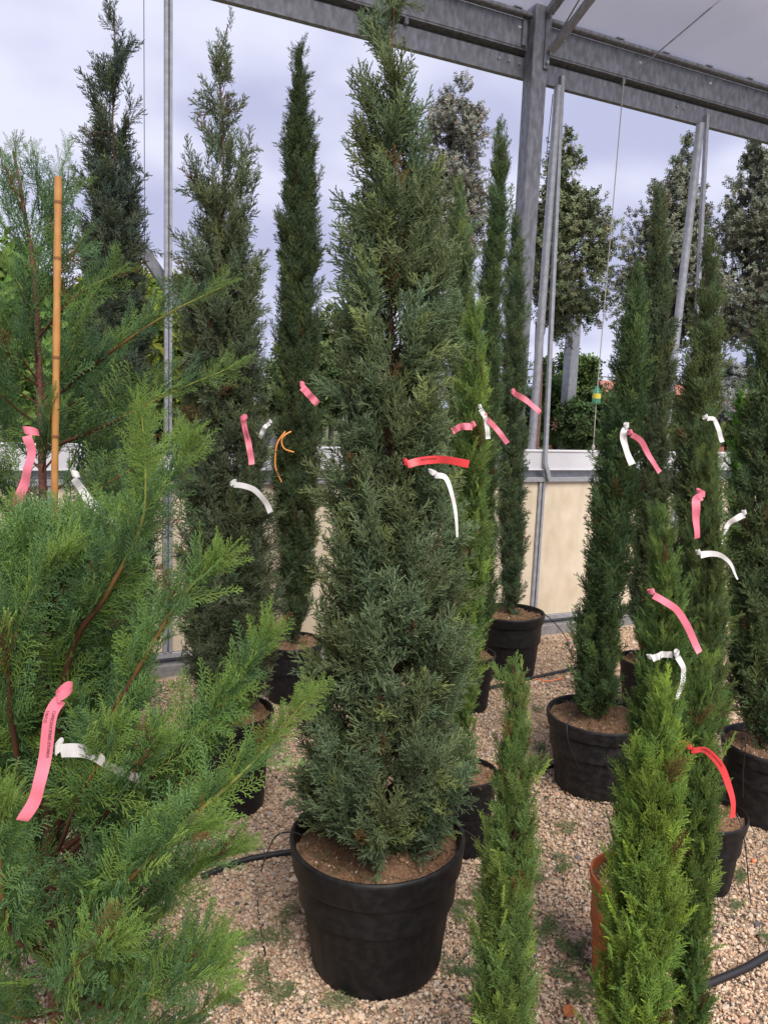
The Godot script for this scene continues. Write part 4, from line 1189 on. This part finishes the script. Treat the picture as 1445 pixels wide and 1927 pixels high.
func build_tags() -> void:
	plant_tag({"pts": [Vector3(-0.474, 1.191, -1.100), Vector3(-0.487, 1.168, -1.100), Vector3(-0.498, 1.104, -1.100), Vector3(-0.505, 1.061, -1.100), Vector3(-0.515, 1.028, -1.100), Vector3(-0.532, 0.999, -1.100)], "width": 0.0189, "color": "pink", "label": "long pink tag printed CUPRESSOCYPARIS LEYLANDII hanging on the wide feathery tree", "loop": 0.014, "text": [["CUPRESSOCYPARIS LEYLANDII", 0.0042, 0.02, 0.003], ["100/125", 0.0038, 0.022, -0.006]], "twist1": -0.5})
	plant_tag({"pts": [Vector3(-0.822, 1.545, -1.764), Vector3(-0.813, 1.509, -1.764), Vector3(-0.824, 1.460, -1.764), Vector3(-0.840, 1.416, -1.764), Vector3(-0.858, 1.378, -1.764)], "width": 0.0214, "color": "pink", "label": "pink tag looped round the stem beside the bamboo stake", "loop": 0.02, "twist1": -0.4})
	plant_tag({"pts": [Vector3(-0.761, 1.439, -1.874), Vector3(-0.720, 1.382, -1.874), Vector3(-0.671, 1.331, -1.874)], "width": 0.0218, "color": "white", "label": "white tag half buried in needles near the bamboo stake", "loop": 0.012})
	plant_tag({"pts": [Vector3(-0.546, 1.029, -1.264), Vector3(-0.512, 1.033, -1.264), Vector3(-0.475, 1.019, -1.264), Vector3(-0.443, 0.999, -1.264), Vector3(-0.406, 0.988, -1.264)], "width": 0.0244, "color": "white", "label": "white tag seen in pieces through the feathery needles", "twist1": 0.3})
	plant_tag({"pts": [Vector3(-0.509, 1.571, -2.734), Vector3(-0.499, 1.528, -2.734), Vector3(-0.485, 1.472, -2.734), Vector3(-0.475, 1.418, -2.734)], "width": 0.0215, "color": "pink", "label": "pink tag on the loose open cypress", "loop": 0.016, "text": [["CUPRESSUS SEMPERVIRENS", 0.003, 0.02, 0.001]]})
	plant_tag({"pts": [Vector3(-0.536, 1.345, -2.714), Vector3(-0.495, 1.341, -2.714), Vector3(-0.457, 1.325, -2.714), Vector3(-0.422, 1.289, -2.714), Vector3(-0.402, 1.251, -2.714)], "width": 0.0199, "color": "white", "label": "white tag curling down the side of the loose open cypress", "loop": 0.014})
	plant_tag({"pts": [Vector3(-0.414, 1.566, -2.714), Vector3(-0.432, 1.548, -2.714), Vector3(-0.447, 1.514, -2.714)], "width": 0.0148, "color": "white", "label": "short white tag end between the open cypress and the narrow dark one"})
	plant_tag({"pts": [Vector3(-0.218, 1.683, -1.964), Vector3(-0.200, 1.665, -1.964), Vector3(-0.179, 1.643, -1.964)], "width": 0.0177, "color": "pink", "label": "short pink tag sticking out from the side of the large grey green cypress"})
	plant_tag({"pts": [Vector3(0.052, 1.506, -1.874), Vector3(0.082, 1.515, -1.874), Vector3(0.115, 1.520, -1.874), Vector3(0.153, 1.520, -1.874), Vector3(0.202, 1.512, -1.874)], "width": 0.0194, "color": "red", "label": "red tag printed SEMPERVIRENS lying flat on the large grey green cypress", "text": [["SEMPERVIRENS", 0.0042, 0.035, 0.002]], "twist0": -0.1, "twist1": 0.1})
	plant_tag({"pts": [Vector3(0.119, 1.484, -1.854), Vector3(0.145, 1.479, -1.854), Vector3(0.162, 1.440, -1.854), Vector3(0.174, 1.395, -1.854), Vector3(0.182, 1.333, -1.854)], "width": 0.0147, "color": "white", "label": "white tag hanging twisted below the red one on the large cypress", "loop": 0.015, "narrow": 0.5, "twist1": -1.0})
	plant_tag({"pts": [Vector3(0.280, 1.586, -2.564), Vector3(0.245, 1.585, -2.564), Vector3(0.215, 1.568, -2.564)], "width": 0.0232, "color": "pink", "label": "short pink tag curled across the stem of the yellow green cypress", "loop": 0.01})
	plant_tag({"pts": [Vector3(0.327, 1.617, -2.594), Vector3(0.367, 1.580, -2.594), Vector3(0.404, 1.535, -2.594)], "width": 0.0172, "color": "pink", "label": "pink tag slanting away from the yellow green cypress", "twist1": 0.1})
	plant_tag({"pts": [Vector3(0.308, 1.645, -2.594), Vector3(0.328, 1.610, -2.594), Vector3(0.340, 1.547, -2.594)], "width": 0.0156, "color": "white", "label": "white tag hanging behind the slanting pink one"})
	plant_tag({"pts": [Vector3(0.725, 1.740, -4.514), Vector3(0.791, 1.706, -4.514), Vector3(0.883, 1.636, -4.514)], "width": 0.0325, "color": "pink", "label": "pink tag poking out from the bluish cypress by the wall", "loop": 0.015})
	plant_tag({"pts": [Vector3(0.934, 1.592, -3.034), Vector3(0.925, 1.567, -3.034), Vector3(0.938, 1.512, -3.034), Vector3(0.966, 1.452, -3.034)], "width": 0.0275, "color": "white", "label": "white tag with small print hanging on the leaning cypress", "loop": 0.012, "text": [["CUPRESSUS", 0.003, 0.03, 0.002]]})
	plant_tag({"pts": [Vector3(0.950, 1.569, -3.014), Vector3(0.988, 1.546, -3.014), Vector3(1.033, 1.481, -3.014), Vector3(1.073, 1.427, -3.014)], "width": 0.0218, "color": "pink", "label": "pink tag beside the white one on the leaning cypress", "loop": 0.012})
	plant_tag({"pts": [Vector3(0.998, 1.401, -2.414), Vector3(0.981, 1.387, -2.414), Vector3(0.986, 1.331, -2.414), Vector3(0.999, 1.265, -2.414)], "width": 0.0251, "color": "pink", "label": "pink tag hanging straight down on the small fresh green cypress", "loop": 0.016})
	plant_tag({"pts": [Vector3(1.011, 1.214, -2.414), Vector3(1.063, 1.218, -2.414), Vector3(1.106, 1.194, -2.414), Vector3(1.137, 1.139, -2.414)], "width": 0.0223, "color": "white", "label": "white tag curving out below the straight pink one", "loop": 0.008, "narrow": 0.25})
	plant_tag({"pts": [Vector3(1.324, 1.297, -2.814), Vector3(1.275, 1.263, -2.814), Vector3(1.243, 1.188, -2.814)], "width": 0.0224, "color": "white", "label": "white tag sticking out of the brownish green cypress"})
	plant_tag({"pts": [Vector3(1.011, 1.644, -2.464), Vector3(1.039, 1.638, -2.464), Vector3(1.066, 1.572, -2.464)], "width": 0.0134, "color": "white", "label": "white tag at the tip of the small fresh green cypress", "loop": 0.01})
	plant_tag({"pts": [Vector3(0.700, 1.190, -1.934), Vector3(0.728, 1.176, -1.934), Vector3(0.767, 1.151, -1.934), Vector3(0.799, 1.105, -1.934), Vector3(0.831, 1.044, -1.934)], "width": 0.0180, "color": "pink", "label": "pink tag curving away from the cypress in the orange pot", "loop": 0.01})
	plant_tag({"pts": [Vector3(0.711, 1.020, -1.934), Vector3(0.735, 1.031, -1.934), Vector3(0.763, 1.033, -1.934)], "width": 0.0170, "color": "white", "label": "short white tag wrapped on the cypress in the orange pot", "loop": 0.008})
	plant_tag({"pts": [Vector3(0.770, 1.035, -1.914), Vector3(0.789, 0.999, -1.914), Vector3(0.785, 0.959, -1.914), Vector3(0.774, 0.922, -1.914)], "width": 0.0157, "color": "white", "label": "white tag end hanging like a sickle beside the orange pot cypress", "narrow": 0.6})
	plant_tag({"pts": [Vector3(0.677, 0.942, -1.564), Vector3(0.709, 0.942, -1.564), Vector3(0.747, 0.903, -1.564), Vector3(0.776, 0.839, -1.564), Vector3(0.785, 0.788, -1.564)], "width": 0.0150, "color": "red", "label": "long red tag printed CUPRESSUS SEMPERVIRENS arching over the small black pot", "loop": 0.012, "text": [["CUPRESSUS SEMPERVIRENS", 0.0036, 0.02, 0.001]]})

func build_small_things() -> void:
	hose("irrigation_hose", "black irrigation hose crossing the gravel before the tall pot by the wall", "hose", [Vector3(0.517, 0.011, -4.183), Vector3(0.610, 0.011, -4.324), Vector3(0.802, 0.011, -4.458), Vector3(0.950, 0.011, -4.565), Vector3(1.191, 0.011, -4.727), Vector3(1.568, 0.011, -5.000)], 0.011, M.rubber, "black irrigation hoses")
	hose("irrigation_hose", "black irrigation hose running in behind the wide dusty pot", "hose", [Vector3(0.594, 0.011, -3.131), Vector3(0.718, 0.011, -3.305), Vector3(0.835, 0.011, -3.398), Vector3(1.147, 0.011, -3.536)], 0.011, M.rubber, "black irrigation hoses")
	hose("irrigation_hose", "black irrigation hose running in behind the big pot", "hose", [Vector3(-0.577, 0.011, -2.449), Vector3(-0.458, 0.011, -2.551), Vector3(-0.296, 0.011, -2.618), Vector3(-0.114, 0.011, -2.676)], 0.011, M.rubber, "black irrigation hoses")
	hose("irrigation_hose", "thick black irrigation hose beside the bright green cypress", "hose", [Vector3(0.920, 0.012, -2.000), Vector3(1.025, 0.012, -2.051), Vector3(1.138, 0.012, -2.108), Vector3(1.274, 0.012, -2.189), Vector3(1.503, 0.012, -2.300)], 0.012, M.rubber, "black irrigation hoses")
	hose("drip_tube", "thin black drip tube arching over the rim of the big pot", "tube", [Vector3(-0.181, 0.457, -1.980), Vector3(-0.212, 0.517, -1.900), Vector3(-0.258, 0.494, -1.900), Vector3(-0.381, 0.002, -2.506), Vector3(-0.364, 0.002, -2.333), Vector3(-0.300, 0.002, -2.090), Vector3(-0.232, 0.002, -1.840)], 0.0022, M.rubber, "thin drip tubes")
	hose("drip_tube", "thin black drip tube leaving the big pot towards the seedling pot", "tube", [Vector3(0.232, 0.418, -2.100), Vector3(0.279, 0.367, -2.200), Vector3(0.330, 0.287, -2.300), Vector3(0.430, 0.002, -2.693)], 0.0022, M.rubber, "thin drip tubes")
	hose("drip_tube", "thin black drip tube hanging down the dusty pot", "tube", [Vector3(0.873, 0.355, -3.200), Vector3(0.792, 0.377, -3.030), Vector3(0.787, 0.325, -2.990), Vector3(0.816, 0.253, -3.000), Vector3(0.853, 0.187, -3.020)], 0.0024, M.rubber, "thin drip tubes")
	hose("drip_tube", "thin black drip tube from the tall pot down to the gravel", "tube", [Vector3(0.929, 0.426, -4.600), Vector3(0.987, 0.436, -4.500), Vector3(1.075, 0.361, -4.500), Vector3(1.364, 0.003, -5.323)], 0.003, M.rubber, "thin drip tubes")
	hose("drip_tube", "thin black drip tube lying across the gravel by the dusty pot", "tube", [Vector3(0.662, 0.002, -3.120), Vector3(0.819, 0.002, -3.106), Vector3(0.930, 0.002, -3.092), Vector3(1.076, 0.002, -3.051)], 0.0022, M.rubber, "thin drip tubes")
	hose("drip_tube", "thin black drip tube falling beside the small black pot to the thick hose", "tube", [Vector3(1.260, 0.296, -2.500), Vector3(1.271, 0.228, -2.450), Vector3(1.311, 0.002, -2.437), Vector3(1.227, 0.002, -2.199), Vector3(1.159, 0.002, -2.083), Vector3(1.084, 0.002, -2.058)], 0.002, M.rubber, "thin drip tubes")
	hose("drip_tube", "thin black drip tube stretched over the gravel behind the orange pot", "tube", [Vector3(0.666, 0.002, -2.425), Vector3(0.750, 0.002, -2.402), Vector3(1.152, 0.002, -2.413), Vector3(1.256, 0.002, -2.365), Vector3(1.321, 0.002, -2.316)], 0.002, M.rubber, "thin drip tubes")
	hose("drip_tube", "thin black drip tube running off from the short cypress", "tube", [Vector3(0.348, 0.002, -2.196), Vector3(0.271, 0.002, -2.078), Vector3(0.200, 0.002, -1.950), Vector3(0.159, 0.002, -1.860)], 0.002, M.rubber, "thin drip tubes")
	hose("drip_tube", "thin dark wire down the front of the pot with the bare stem", "wire", [Vector3(1.423, 0.446, -2.830), Vector3(1.416, 0.417, -2.800), Vector3(1.429, 0.299, -2.820), Vector3(1.444, 0.185, -2.830)], 0.0018, M.rubber, "thin drip tubes")
	hose("orange_ribbon", "orange ribbon lying on the gravel by the hose", "ribbon", [Vector3(0.891, 0.005, -4.448), Vector3(0.915, 0.005, -4.550), Vector3(0.969, 0.005, -4.574), Vector3(1.043, 0.005, -4.537), Vector3(1.159, 0.005, -4.615)], 0.005, M.orange, "")
	hose("raffia_tie", "long orange raffia curl hanging on the narrow dark cypress", "raffia", [Vector3(-0.513, 1.492, -3.900), Vector3(-0.550, 1.430, -3.880), Vector3(-0.559, 1.349, -3.880), Vector3(-0.552, 1.296, -3.880), Vector3(-0.527, 1.235, -3.900)], 0.0042, M.cord, "orange raffia ties")
	hose("raffia_tie", "hooked orange raffia curl near the long one", "raffia", [Vector3(-0.484, 1.493, -3.900), Vector3(-0.516, 1.471, -3.880), Vector3(-0.528, 1.439, -3.880), Vector3(-0.512, 1.405, -3.880), Vector3(-0.468, 1.389, -3.900)], 0.0042, M.cord, "orange raffia ties")
	hose("plant_tie", "small blue tie on the dark uneven cypress", "tie", [Vector3(-1.008, 1.544, -2.800), Vector3(-0.982, 1.564, -2.780), Vector3(-0.970, 1.551, -2.800)], 0.004, M.blue, "")
	var fr := thing("orange_fruit", "tiny orange fruit lying on the gravel", "fruit", Vector3(1.436, 0.008, -2.684))
	var sp := SphereMesh.new()
	sp.radius = 0.009
	sp.height = 0.015
	sp.radial_segments = 14
	sp.rings = 8
	part("flesh", sp, M.orange, fr)
	part("stalk", bar(PackedVector3Array([Vector3(0, 0.006, 0), Vector3(0.002, 0.011, 0)]), 0.001, 5), M.node, fr)
	dead_leaf("curled rust brown leaf on the gravel by the short cypress", Vector3(0.565, 0.008, -1.914), 0.032, 10.7)
	dead_leaf("dark brown leaf on the gravel below the short cypress", Vector3(0.451, 0.008, -1.854), 0.02, 10)
	clipping(Vector3(0.910, 0.012, -3.108), 400, "small clipped green sprig on the gravel near the wide dusty pot")
	clipping(Vector3(0.721, 0.012, -2.629), 401, "small clipped green sprig on the gravel near the wide dusty pot")
	clipping(Vector3(0.829, 0.012, -3.623), 402, "small clipped green sprig on the gravel near the wide dusty pot")
	clipping(Vector3(0.755, 0.012, -3.805), 403, "small clipped green sprig on the gravel near the wide dusty pot")
	clipping(Vector3(1.275, 0.012, -2.449), 404, "small clipped green sprig on the gravel near the wide dusty pot")
	clipping(Vector3(1.241, 0.012, -2.259), 405, "small clipped green sprig on the gravel near the wide dusty pot")
	clipping(Vector3(1.351, 0.012, -2.639), 406, "small clipped green sprig on the gravel near the wide dusty pot")
	clipping(Vector3(0.568, 0.012, -2.492), 407, "small clipped green sprig on the gravel beside the short single cypress")
	clipping(Vector3(0.597, 0.012, -2.198), 408, "small clipped green sprig on the gravel beside the short single cypress")
	clipping(Vector3(0.338, 0.012, -2.047), 409, "small clipped green sprig on the gravel beside the short single cypress")
	clipping(Vector3(-0.192, 0.012, -1.977), 410, "small clipped green sprig on the gravel between the big pot and the feathery tree")
	clipping(Vector3(-0.330, 0.012, -1.911), 411, "small clipped green sprig on the gravel between the big pot and the feathery tree")
	clipping(Vector3(-0.385, 0.012, -2.117), 412, "small clipped green sprig on the gravel between the big pot and the feathery tree")
	clipping(Vector3(0.303, 0.012, -2.254), 413, "small clipped green sprig on the gravel beside the short single cypress")
	clipping(Vector3(0.370, 0.012, -2.392), 414, "small clipped green sprig on the gravel beside the short single cypress")
	clipping(Vector3(0.525, 0.012, -2.170), 415, "small clipped green sprig on the gravel beside the short single cypress")
	clipping(Vector3(0.531, 0.012, -2.037), 416, "small clipped green sprig on the gravel beside the short single cypress")
	clipping(Vector3(0.564, 0.012, -1.977), 417, "small clipped green sprig on the gravel near the wide dusty pot")
	clipping(Vector3(0.616, 0.012, -2.325), 418, "small clipped green sprig on the gravel beside the short single cypress")
	clipping(Vector3(0.524, 0.012, -2.684), 419, "small clipped green sprig on the gravel beside the short single cypress")
	clipping(Vector3(0.686, 0.012, -2.695), 420, "small clipped green sprig on the gravel beside the short single cypress")
	clipping(Vector3(-0.232, 0.012, -2.327), 421, "small clipped green sprig on the gravel between the big pot and the feathery tree")
	clipping(Vector3(-0.287, 0.012, -2.219), 422, "small clipped green sprig on the gravel between the big pot and the feathery tree")
	clipping(Vector3(-0.345, 0.012, -2.924), 423, "small clipped green sprig on the gravel between the big pot and the feathery tree")
	clipping(Vector3(-0.298, 0.012, -2.077), 424, "small clipped green sprig on the gravel between the big pot and the feathery tree")
	clipping(Vector3(0.824, 0.012, -2.852), 425, "small clipped green sprig on the gravel near the wide dusty pot")
	clipping(Vector3(0.355, 0.012, -1.890), 426, "small clipped green sprig on the gravel beside the short single cypress")
	clipping(Vector3(0.622, 0.012, -2.129), 427, "small clipped green sprig on the gravel by the orange pot")
	clipping(Vector3(0.296, 0.012, -2.360), 428, "small clipped green sprig on the gravel beside the short single cypress")
	clipping(Vector3(-0.126, 0.012, -1.921), 429, "small clipped green sprig on the gravel between the big pot and the feathery tree")
	clipping(Vector3(0.864, 0.012, -4.100), 430, "small clipped green sprig on the gravel near the wide dusty pot")
	seedling(Vector3(0.366, 0.363, -2.660))

func dead_leaf(label: String, at: Vector3, s: float, turn: float) -> void:
	var root := thing("fallen_leaf", label, "leaf", at, "fallen leaves")
	root.rotation.y = turn
	var g := Geo.new()
	var o := [Vector3(-1, 0, 0), Vector3(-0.5, 0.12, 0.5), Vector3(0.1, 0.2, 0.55), Vector3(0.6, 0.15, 0.35), Vector3(1, 0.3, 0), Vector3(0.5, 0.18, -0.4), Vector3(0, 0.22, -0.6), Vector3(-0.6, 0.1, -0.4)]
	for k in 8:
		var e := (k + 1) % 8
		g.tri(Vector3.ZERO, o[e] * s, o[k] * s, Color.WHITE)
	part("blade", g.mesh(), M.deadleaf, root)
	part("stalk", bar(PackedVector3Array([Vector3(-0.9, 0, 0) * s, Vector3(-1.5, 0.1, 0.1) * s]), 0.0012, 5), M.deadleaf, root)

func clipping(at: Vector3, sd: int, label: String) -> void:
	rng.seed = sd
	var root := thing("clipped_sprig", label, "sprig", at, "clipped sprigs lying on the gravel")
	root.rotation.y = rng.randf() * TAU
	for k in 3:
		var o := part("frond", SPRAY.ley[k], M.sprig, root, Vector3(rng.randf_range(-0.02, 0.02), 0.002 * k, rng.randf_range(-0.02, 0.02)), Vector3(PI / 2 * rng.randf_range(0.94, 1.0), rng.randf_range(-0.5, 0.5), 0))
		o.scale = Vector3.ONE * rng.randf_range(0.45, 0.8)

func seedling(at: Vector3) -> void:
	var root := thing("seedling", "tiny green seedling growing in the small pot behind the big one", "seedling", at)
	var g := Geo.new()
	g.tube(PackedVector3Array([Vector3(-0.012, -0.035, 0), Vector3(-0.006, -0.012, 0.003), Vector3.ZERO]), PackedFloat32Array([0.0014, 0.0012, 0.001]), 5)
	part("stem", g.mesh(), M.sprig, root)
	for s in [-1.0, 1.0]:
		var l := Geo.new()
		var a := Vector3.ZERO
		var b := Vector3(0.012 * s, 0.008, 0.006)
		var c := Vector3(0.026 * s, 0.006, 0.0)
		var d := Vector3(0.012 * s, 0.006, -0.007)
		l.quad(a, b, c, d)
		part("leaf", l.mesh(), M.sprig, root)

func build_beyond() -> void:
	broadleaf("oak_tree", "evergreen oak with a reddish trunk just beyond the box post", "tree", "clipped evergreen oaks beyond the wall", Vector3(1.502, -0.03, -8.000), 2.561, 0.070, [[Vector3(0.251, 3.124, 0), Vector3(0.416, 0.667, 0.416)], [Vector3(0.063, 3.527, 0), Vector3(0.265, 0.318, 0.265)], [Vector3(0.146, 3.983, 0), Vector3(0.136, 0.472, 0.136)]], 620, Color(0.1575, 0.1932, 0.105), "oak", 501, M.palm)
	broadleaf("oak_tree", "evergreen oak behind the round vent tube, pointed top", "tree", "clipped evergreen oaks beyond the wall", Vector3(3.414, -0.03, -9.500), 2.419, 0.060, [[Vector3(-0.180, 3.256, 0), Vector3(0.603, 0.825, 0.603)], [Vector3(-0.095, 4.049, 0), Vector3(0.313, 0.564, 0.313)], [Vector3(-0.077, 4.527, 0), Vector3(0.137, 0.311, 0.137)]], 430, Color(0.21, 0.2352, 0.168), "oak", 502, M.greybark)
	broadleaf("oak_tree", "evergreen oak with a dark bare trunk below its crown", "tree", "clipped evergreen oaks beyond the wall", Vector3(4.130, -0.03, -9.000), 2.413, 0.055, [[Vector3(-0.107, 3.210, 0), Vector3(0.481, 0.781, 0.481)], [Vector3(-0.132, 4.014, 0), Vector3(0.326, 0.534, 0.326)], [Vector3(-0.069, 4.523, 0), Vector3(0.235, 0.353, 0.235)]], 430, Color(0.21, 0.2352, 0.168), "oak", 503, M.greybark)
	broadleaf("oak_tree", "pale thin topped tree rising behind the large cypress", "tree", "clipped evergreen oaks beyond the wall", Vector3(0.845, -0.03, -10.000), 3.010, 0.050, [[Vector3(-0.185, 4.693, 0), Vector3(0.393, 0.720, 0.393)], [Vector3(-0.136, 5.250, 0), Vector3(0.169, 0.455, 0.169)], [Vector3(-0.278, 3.935, 0), Vector3(0.530, 0.728, 0.530)]], 420, Color(0.252, 0.2625, 0.21), "oak", 504, M.greybark)
	broadleaf("bush", "dark glossy bush behind the white ledge near the hanging string", "bush", "bushes beyond the wall", Vector3(2.271, -0.03, -8.600), 0.000, 0.020, [[Vector3(-0.023, 1.478, 0), Vector3(0.283, 0.366, 0.283)]], 900, Color(0.084, 0.1365, 0.0525), "bush", 505, M.greybark)
	broadleaf("small_tree", "thin leafy small tree between the box post and the hanging string", "tree", "", Vector3(2.043, -0.03, -9.200), 1.854, 0.025, [[Vector3(0.011, 1.949, 0), Vector3(0.251, 0.376, 0.251)], [Vector3(0.181, 2.202, 0), Vector3(0.187, 0.156, 0.187)], [Vector3(-0.087, 1.571, 0), Vector3(0.252, 0.315, 0.252)]], 420, Color(0.1155, 0.189, 0.063), "bush", 506, M.greybark)
	broadleaf("topiary_bush", "flat rounded topiary cushion in front of the brick building", "bush", "", Vector3(2.494, -0.03, -9.800), 1.913, 0.012, [[Vector3(-0.061, 1.923, 0), Vector3(0.174, 0.067, 0.174)]], 2600, Color(0.063, 0.105, 0.0462), "oak", 507, M.greybark)
	broadleaf("bush", "silvery grey olive bush beyond the wall", "bush", "bushes beyond the wall", Vector3(3.842, -0.03, -8.800), 1.919, 0.020, [[Vector3(-0.046, 1.742, 0), Vector3(0.289, 0.373, 0.289)], [Vector3(-0.001, 2.070, 0), Vector3(0.167, 0.179, 0.167)]], 640, Color(0.357, 0.399, 0.357), "oak", 508, M.greybark)
	broadleaf("bush", "low green bush behind the ledge between the slim cypresses", "bush", "bushes beyond the wall", Vector3(3.063, -0.03, -9.000), 0.000, 0.020, [[Vector3(0.001, 1.466, 0), Vector3(0.371, 0.371, 0.371)]], 700, Color(0.105, 0.1575, 0.063), "bush", 509, M.greybark)
	broadleaf("broadleaf_tree", "yellow green broadleaf tree behind the slim post", "tree", "", Vector3(-1.690, -0.03, -5.600), 1.810, 0.040, [[Vector3(0.001, 1.990, 0), Vector3(0.285, 0.418, 0.285)], [Vector3(-0.226, 2.056, 0), Vector3(0.228, 0.417, 0.228)], [Vector3(0.210, 2.036, 0), Vector3(0.171, 0.304, 0.171)]], 560, Color(0.273, 0.357, 0.063), "broad", 510, M.greybark)
	broadleaf("broadleaf_tree", "mid green broadleaf tree behind the staked leyland cypress", "tree", "", Vector3(-2.638, -0.03, -5.400), 1.766, 0.040, [[Vector3(0.060, 2.085, 0), Vector3(0.256, 0.402, 0.256)], [Vector3(0.347, 1.809, 0), Vector3(0.294, 0.405, 0.294)]], 520, Color(0.1785, 0.294, 0.0735), "broad", 511, M.greybark)
	broadleaf("broadleaf_tree", "dark leafy tree seen between the narrow and the large cypress", "tree", "", Vector3(-0.591, -0.03, -8.000), 1.735, 0.040, [[Vector3(-0.079, 2.031, 0), Vector3(0.272, 0.598, 0.272)], [Vector3(-0.345, 1.752, 0), Vector3(0.382, 0.492, 0.382)]], 520, Color(0.105, 0.1575, 0.063), "bush", 512, M.greybark)
	broadleaf("bush", "dark bush hidden mostly behind the slender cypresses", "bush", "bushes beyond the wall", Vector3(1.177, -0.03, -8.800), 0.000, 0.020, [[Vector3(0.032, 1.550, 0), Vector3(0.422, 0.422, 0.422)]], 700, Color(0.084, 0.126, 0.0588), "bush", 513, M.greybark)
	broadleaf("bush", "dark low bush under the yellow green tree", "bush", "bushes beyond the wall", Vector3(-2.331, -0.03, -6.400), 0.000, 0.020, [[Vector3(0.003, 1.414, 0), Vector3(0.484, 0.264, 0.484)], [Vector3(0.620, 1.438, 0), Vector3(0.264, 0.242, 0.264)]], 640, Color(0.105, 0.1785, 0.063), "bush", 514, M.greybark)
	broadleaf("bush", "green bush beyond the wall behind the bare stemmed cypress", "bush", "bushes beyond the wall", Vector3(4.168, -0.03, -8.600), 0.000, 0.020, [[Vector3(0.014, 1.613, 0), Vector3(0.353, 0.353, 0.353)]], 700, Color(0.105, 0.1575, 0.063), "bush", 515, M.greybark)
	var op := thing("steel_post", "pale square steel post standing outside the wall below the oak crown", "post", Vector3(2.004, 0, -8.7))
	op.rotation.y = 0.5
	box_part("shaft", Vector3(-0.06, -0.04, -0.06), Vector3(0.06, 2.75, 0.06), M.alu, op, 0.006)
	box_part("foot_plate", Vector3(-0.09, -0.045, -0.09), Vector3(0.09, -0.03, 0.09), M.alu, op)
	var bb := thing("brick_building", "low red brick building far beyond the bushes", "building", Vector3(6.593, -0.04, -26.0))
	box_part("wall", Vector3(-0.3, 0, -4.0), Vector3(9.0, 2.368, 0), M.brick, bb, 0.02)
	var rg := Geo.new()
	var ya := 2.370
	var yb := 2.833
	rg.quad(Vector3(-0.5, ya, 0.3), Vector3(0.3, yb, -2.0), Vector3(8.7, yb, -2.0), Vector3(9.2, ya, 0.3))
	rg.quad(Vector3(-0.5, ya, -4.3), Vector3(9.2, ya, -4.3), Vector3(8.7, yb, -2.0), Vector3(0.3, yb, -2.0))
	rg.tri(Vector3(-0.5, ya, 0.3), Vector3(-0.5, ya, -4.3), Vector3(0.3, yb, -2.0), Color.WHITE)
	rg.tri(Vector3(9.2, ya, 0.3), Vector3(8.7, yb, -2.0), Vector3(9.2, ya, -4.3), Color.WHITE)
	part("roof", rg.mesh(), M.brick, bb)
	var pw := thing("power_line", "thin overhead cable crossing the sky above the brick building", "cable", Vector3(3.415, 2.676, -20.000))
	part("cable", bar(PackedVector3Array([Vector3.ZERO, Vector3(5.674, -0.326, 0.000)]), 0.012, 6), M.darksteel, pw)

func _ready() -> void:
	set_camera_and_light()
	make_materials()
	M.sprig = mat(lin(0.09, 0.16, 0.045), 0.6)
	build_ground()
	build_greenhouse()
	build_beyond()
	build_pots()
	build_cypresses()
	build_leylands()
	build_tags()
	build_small_things()
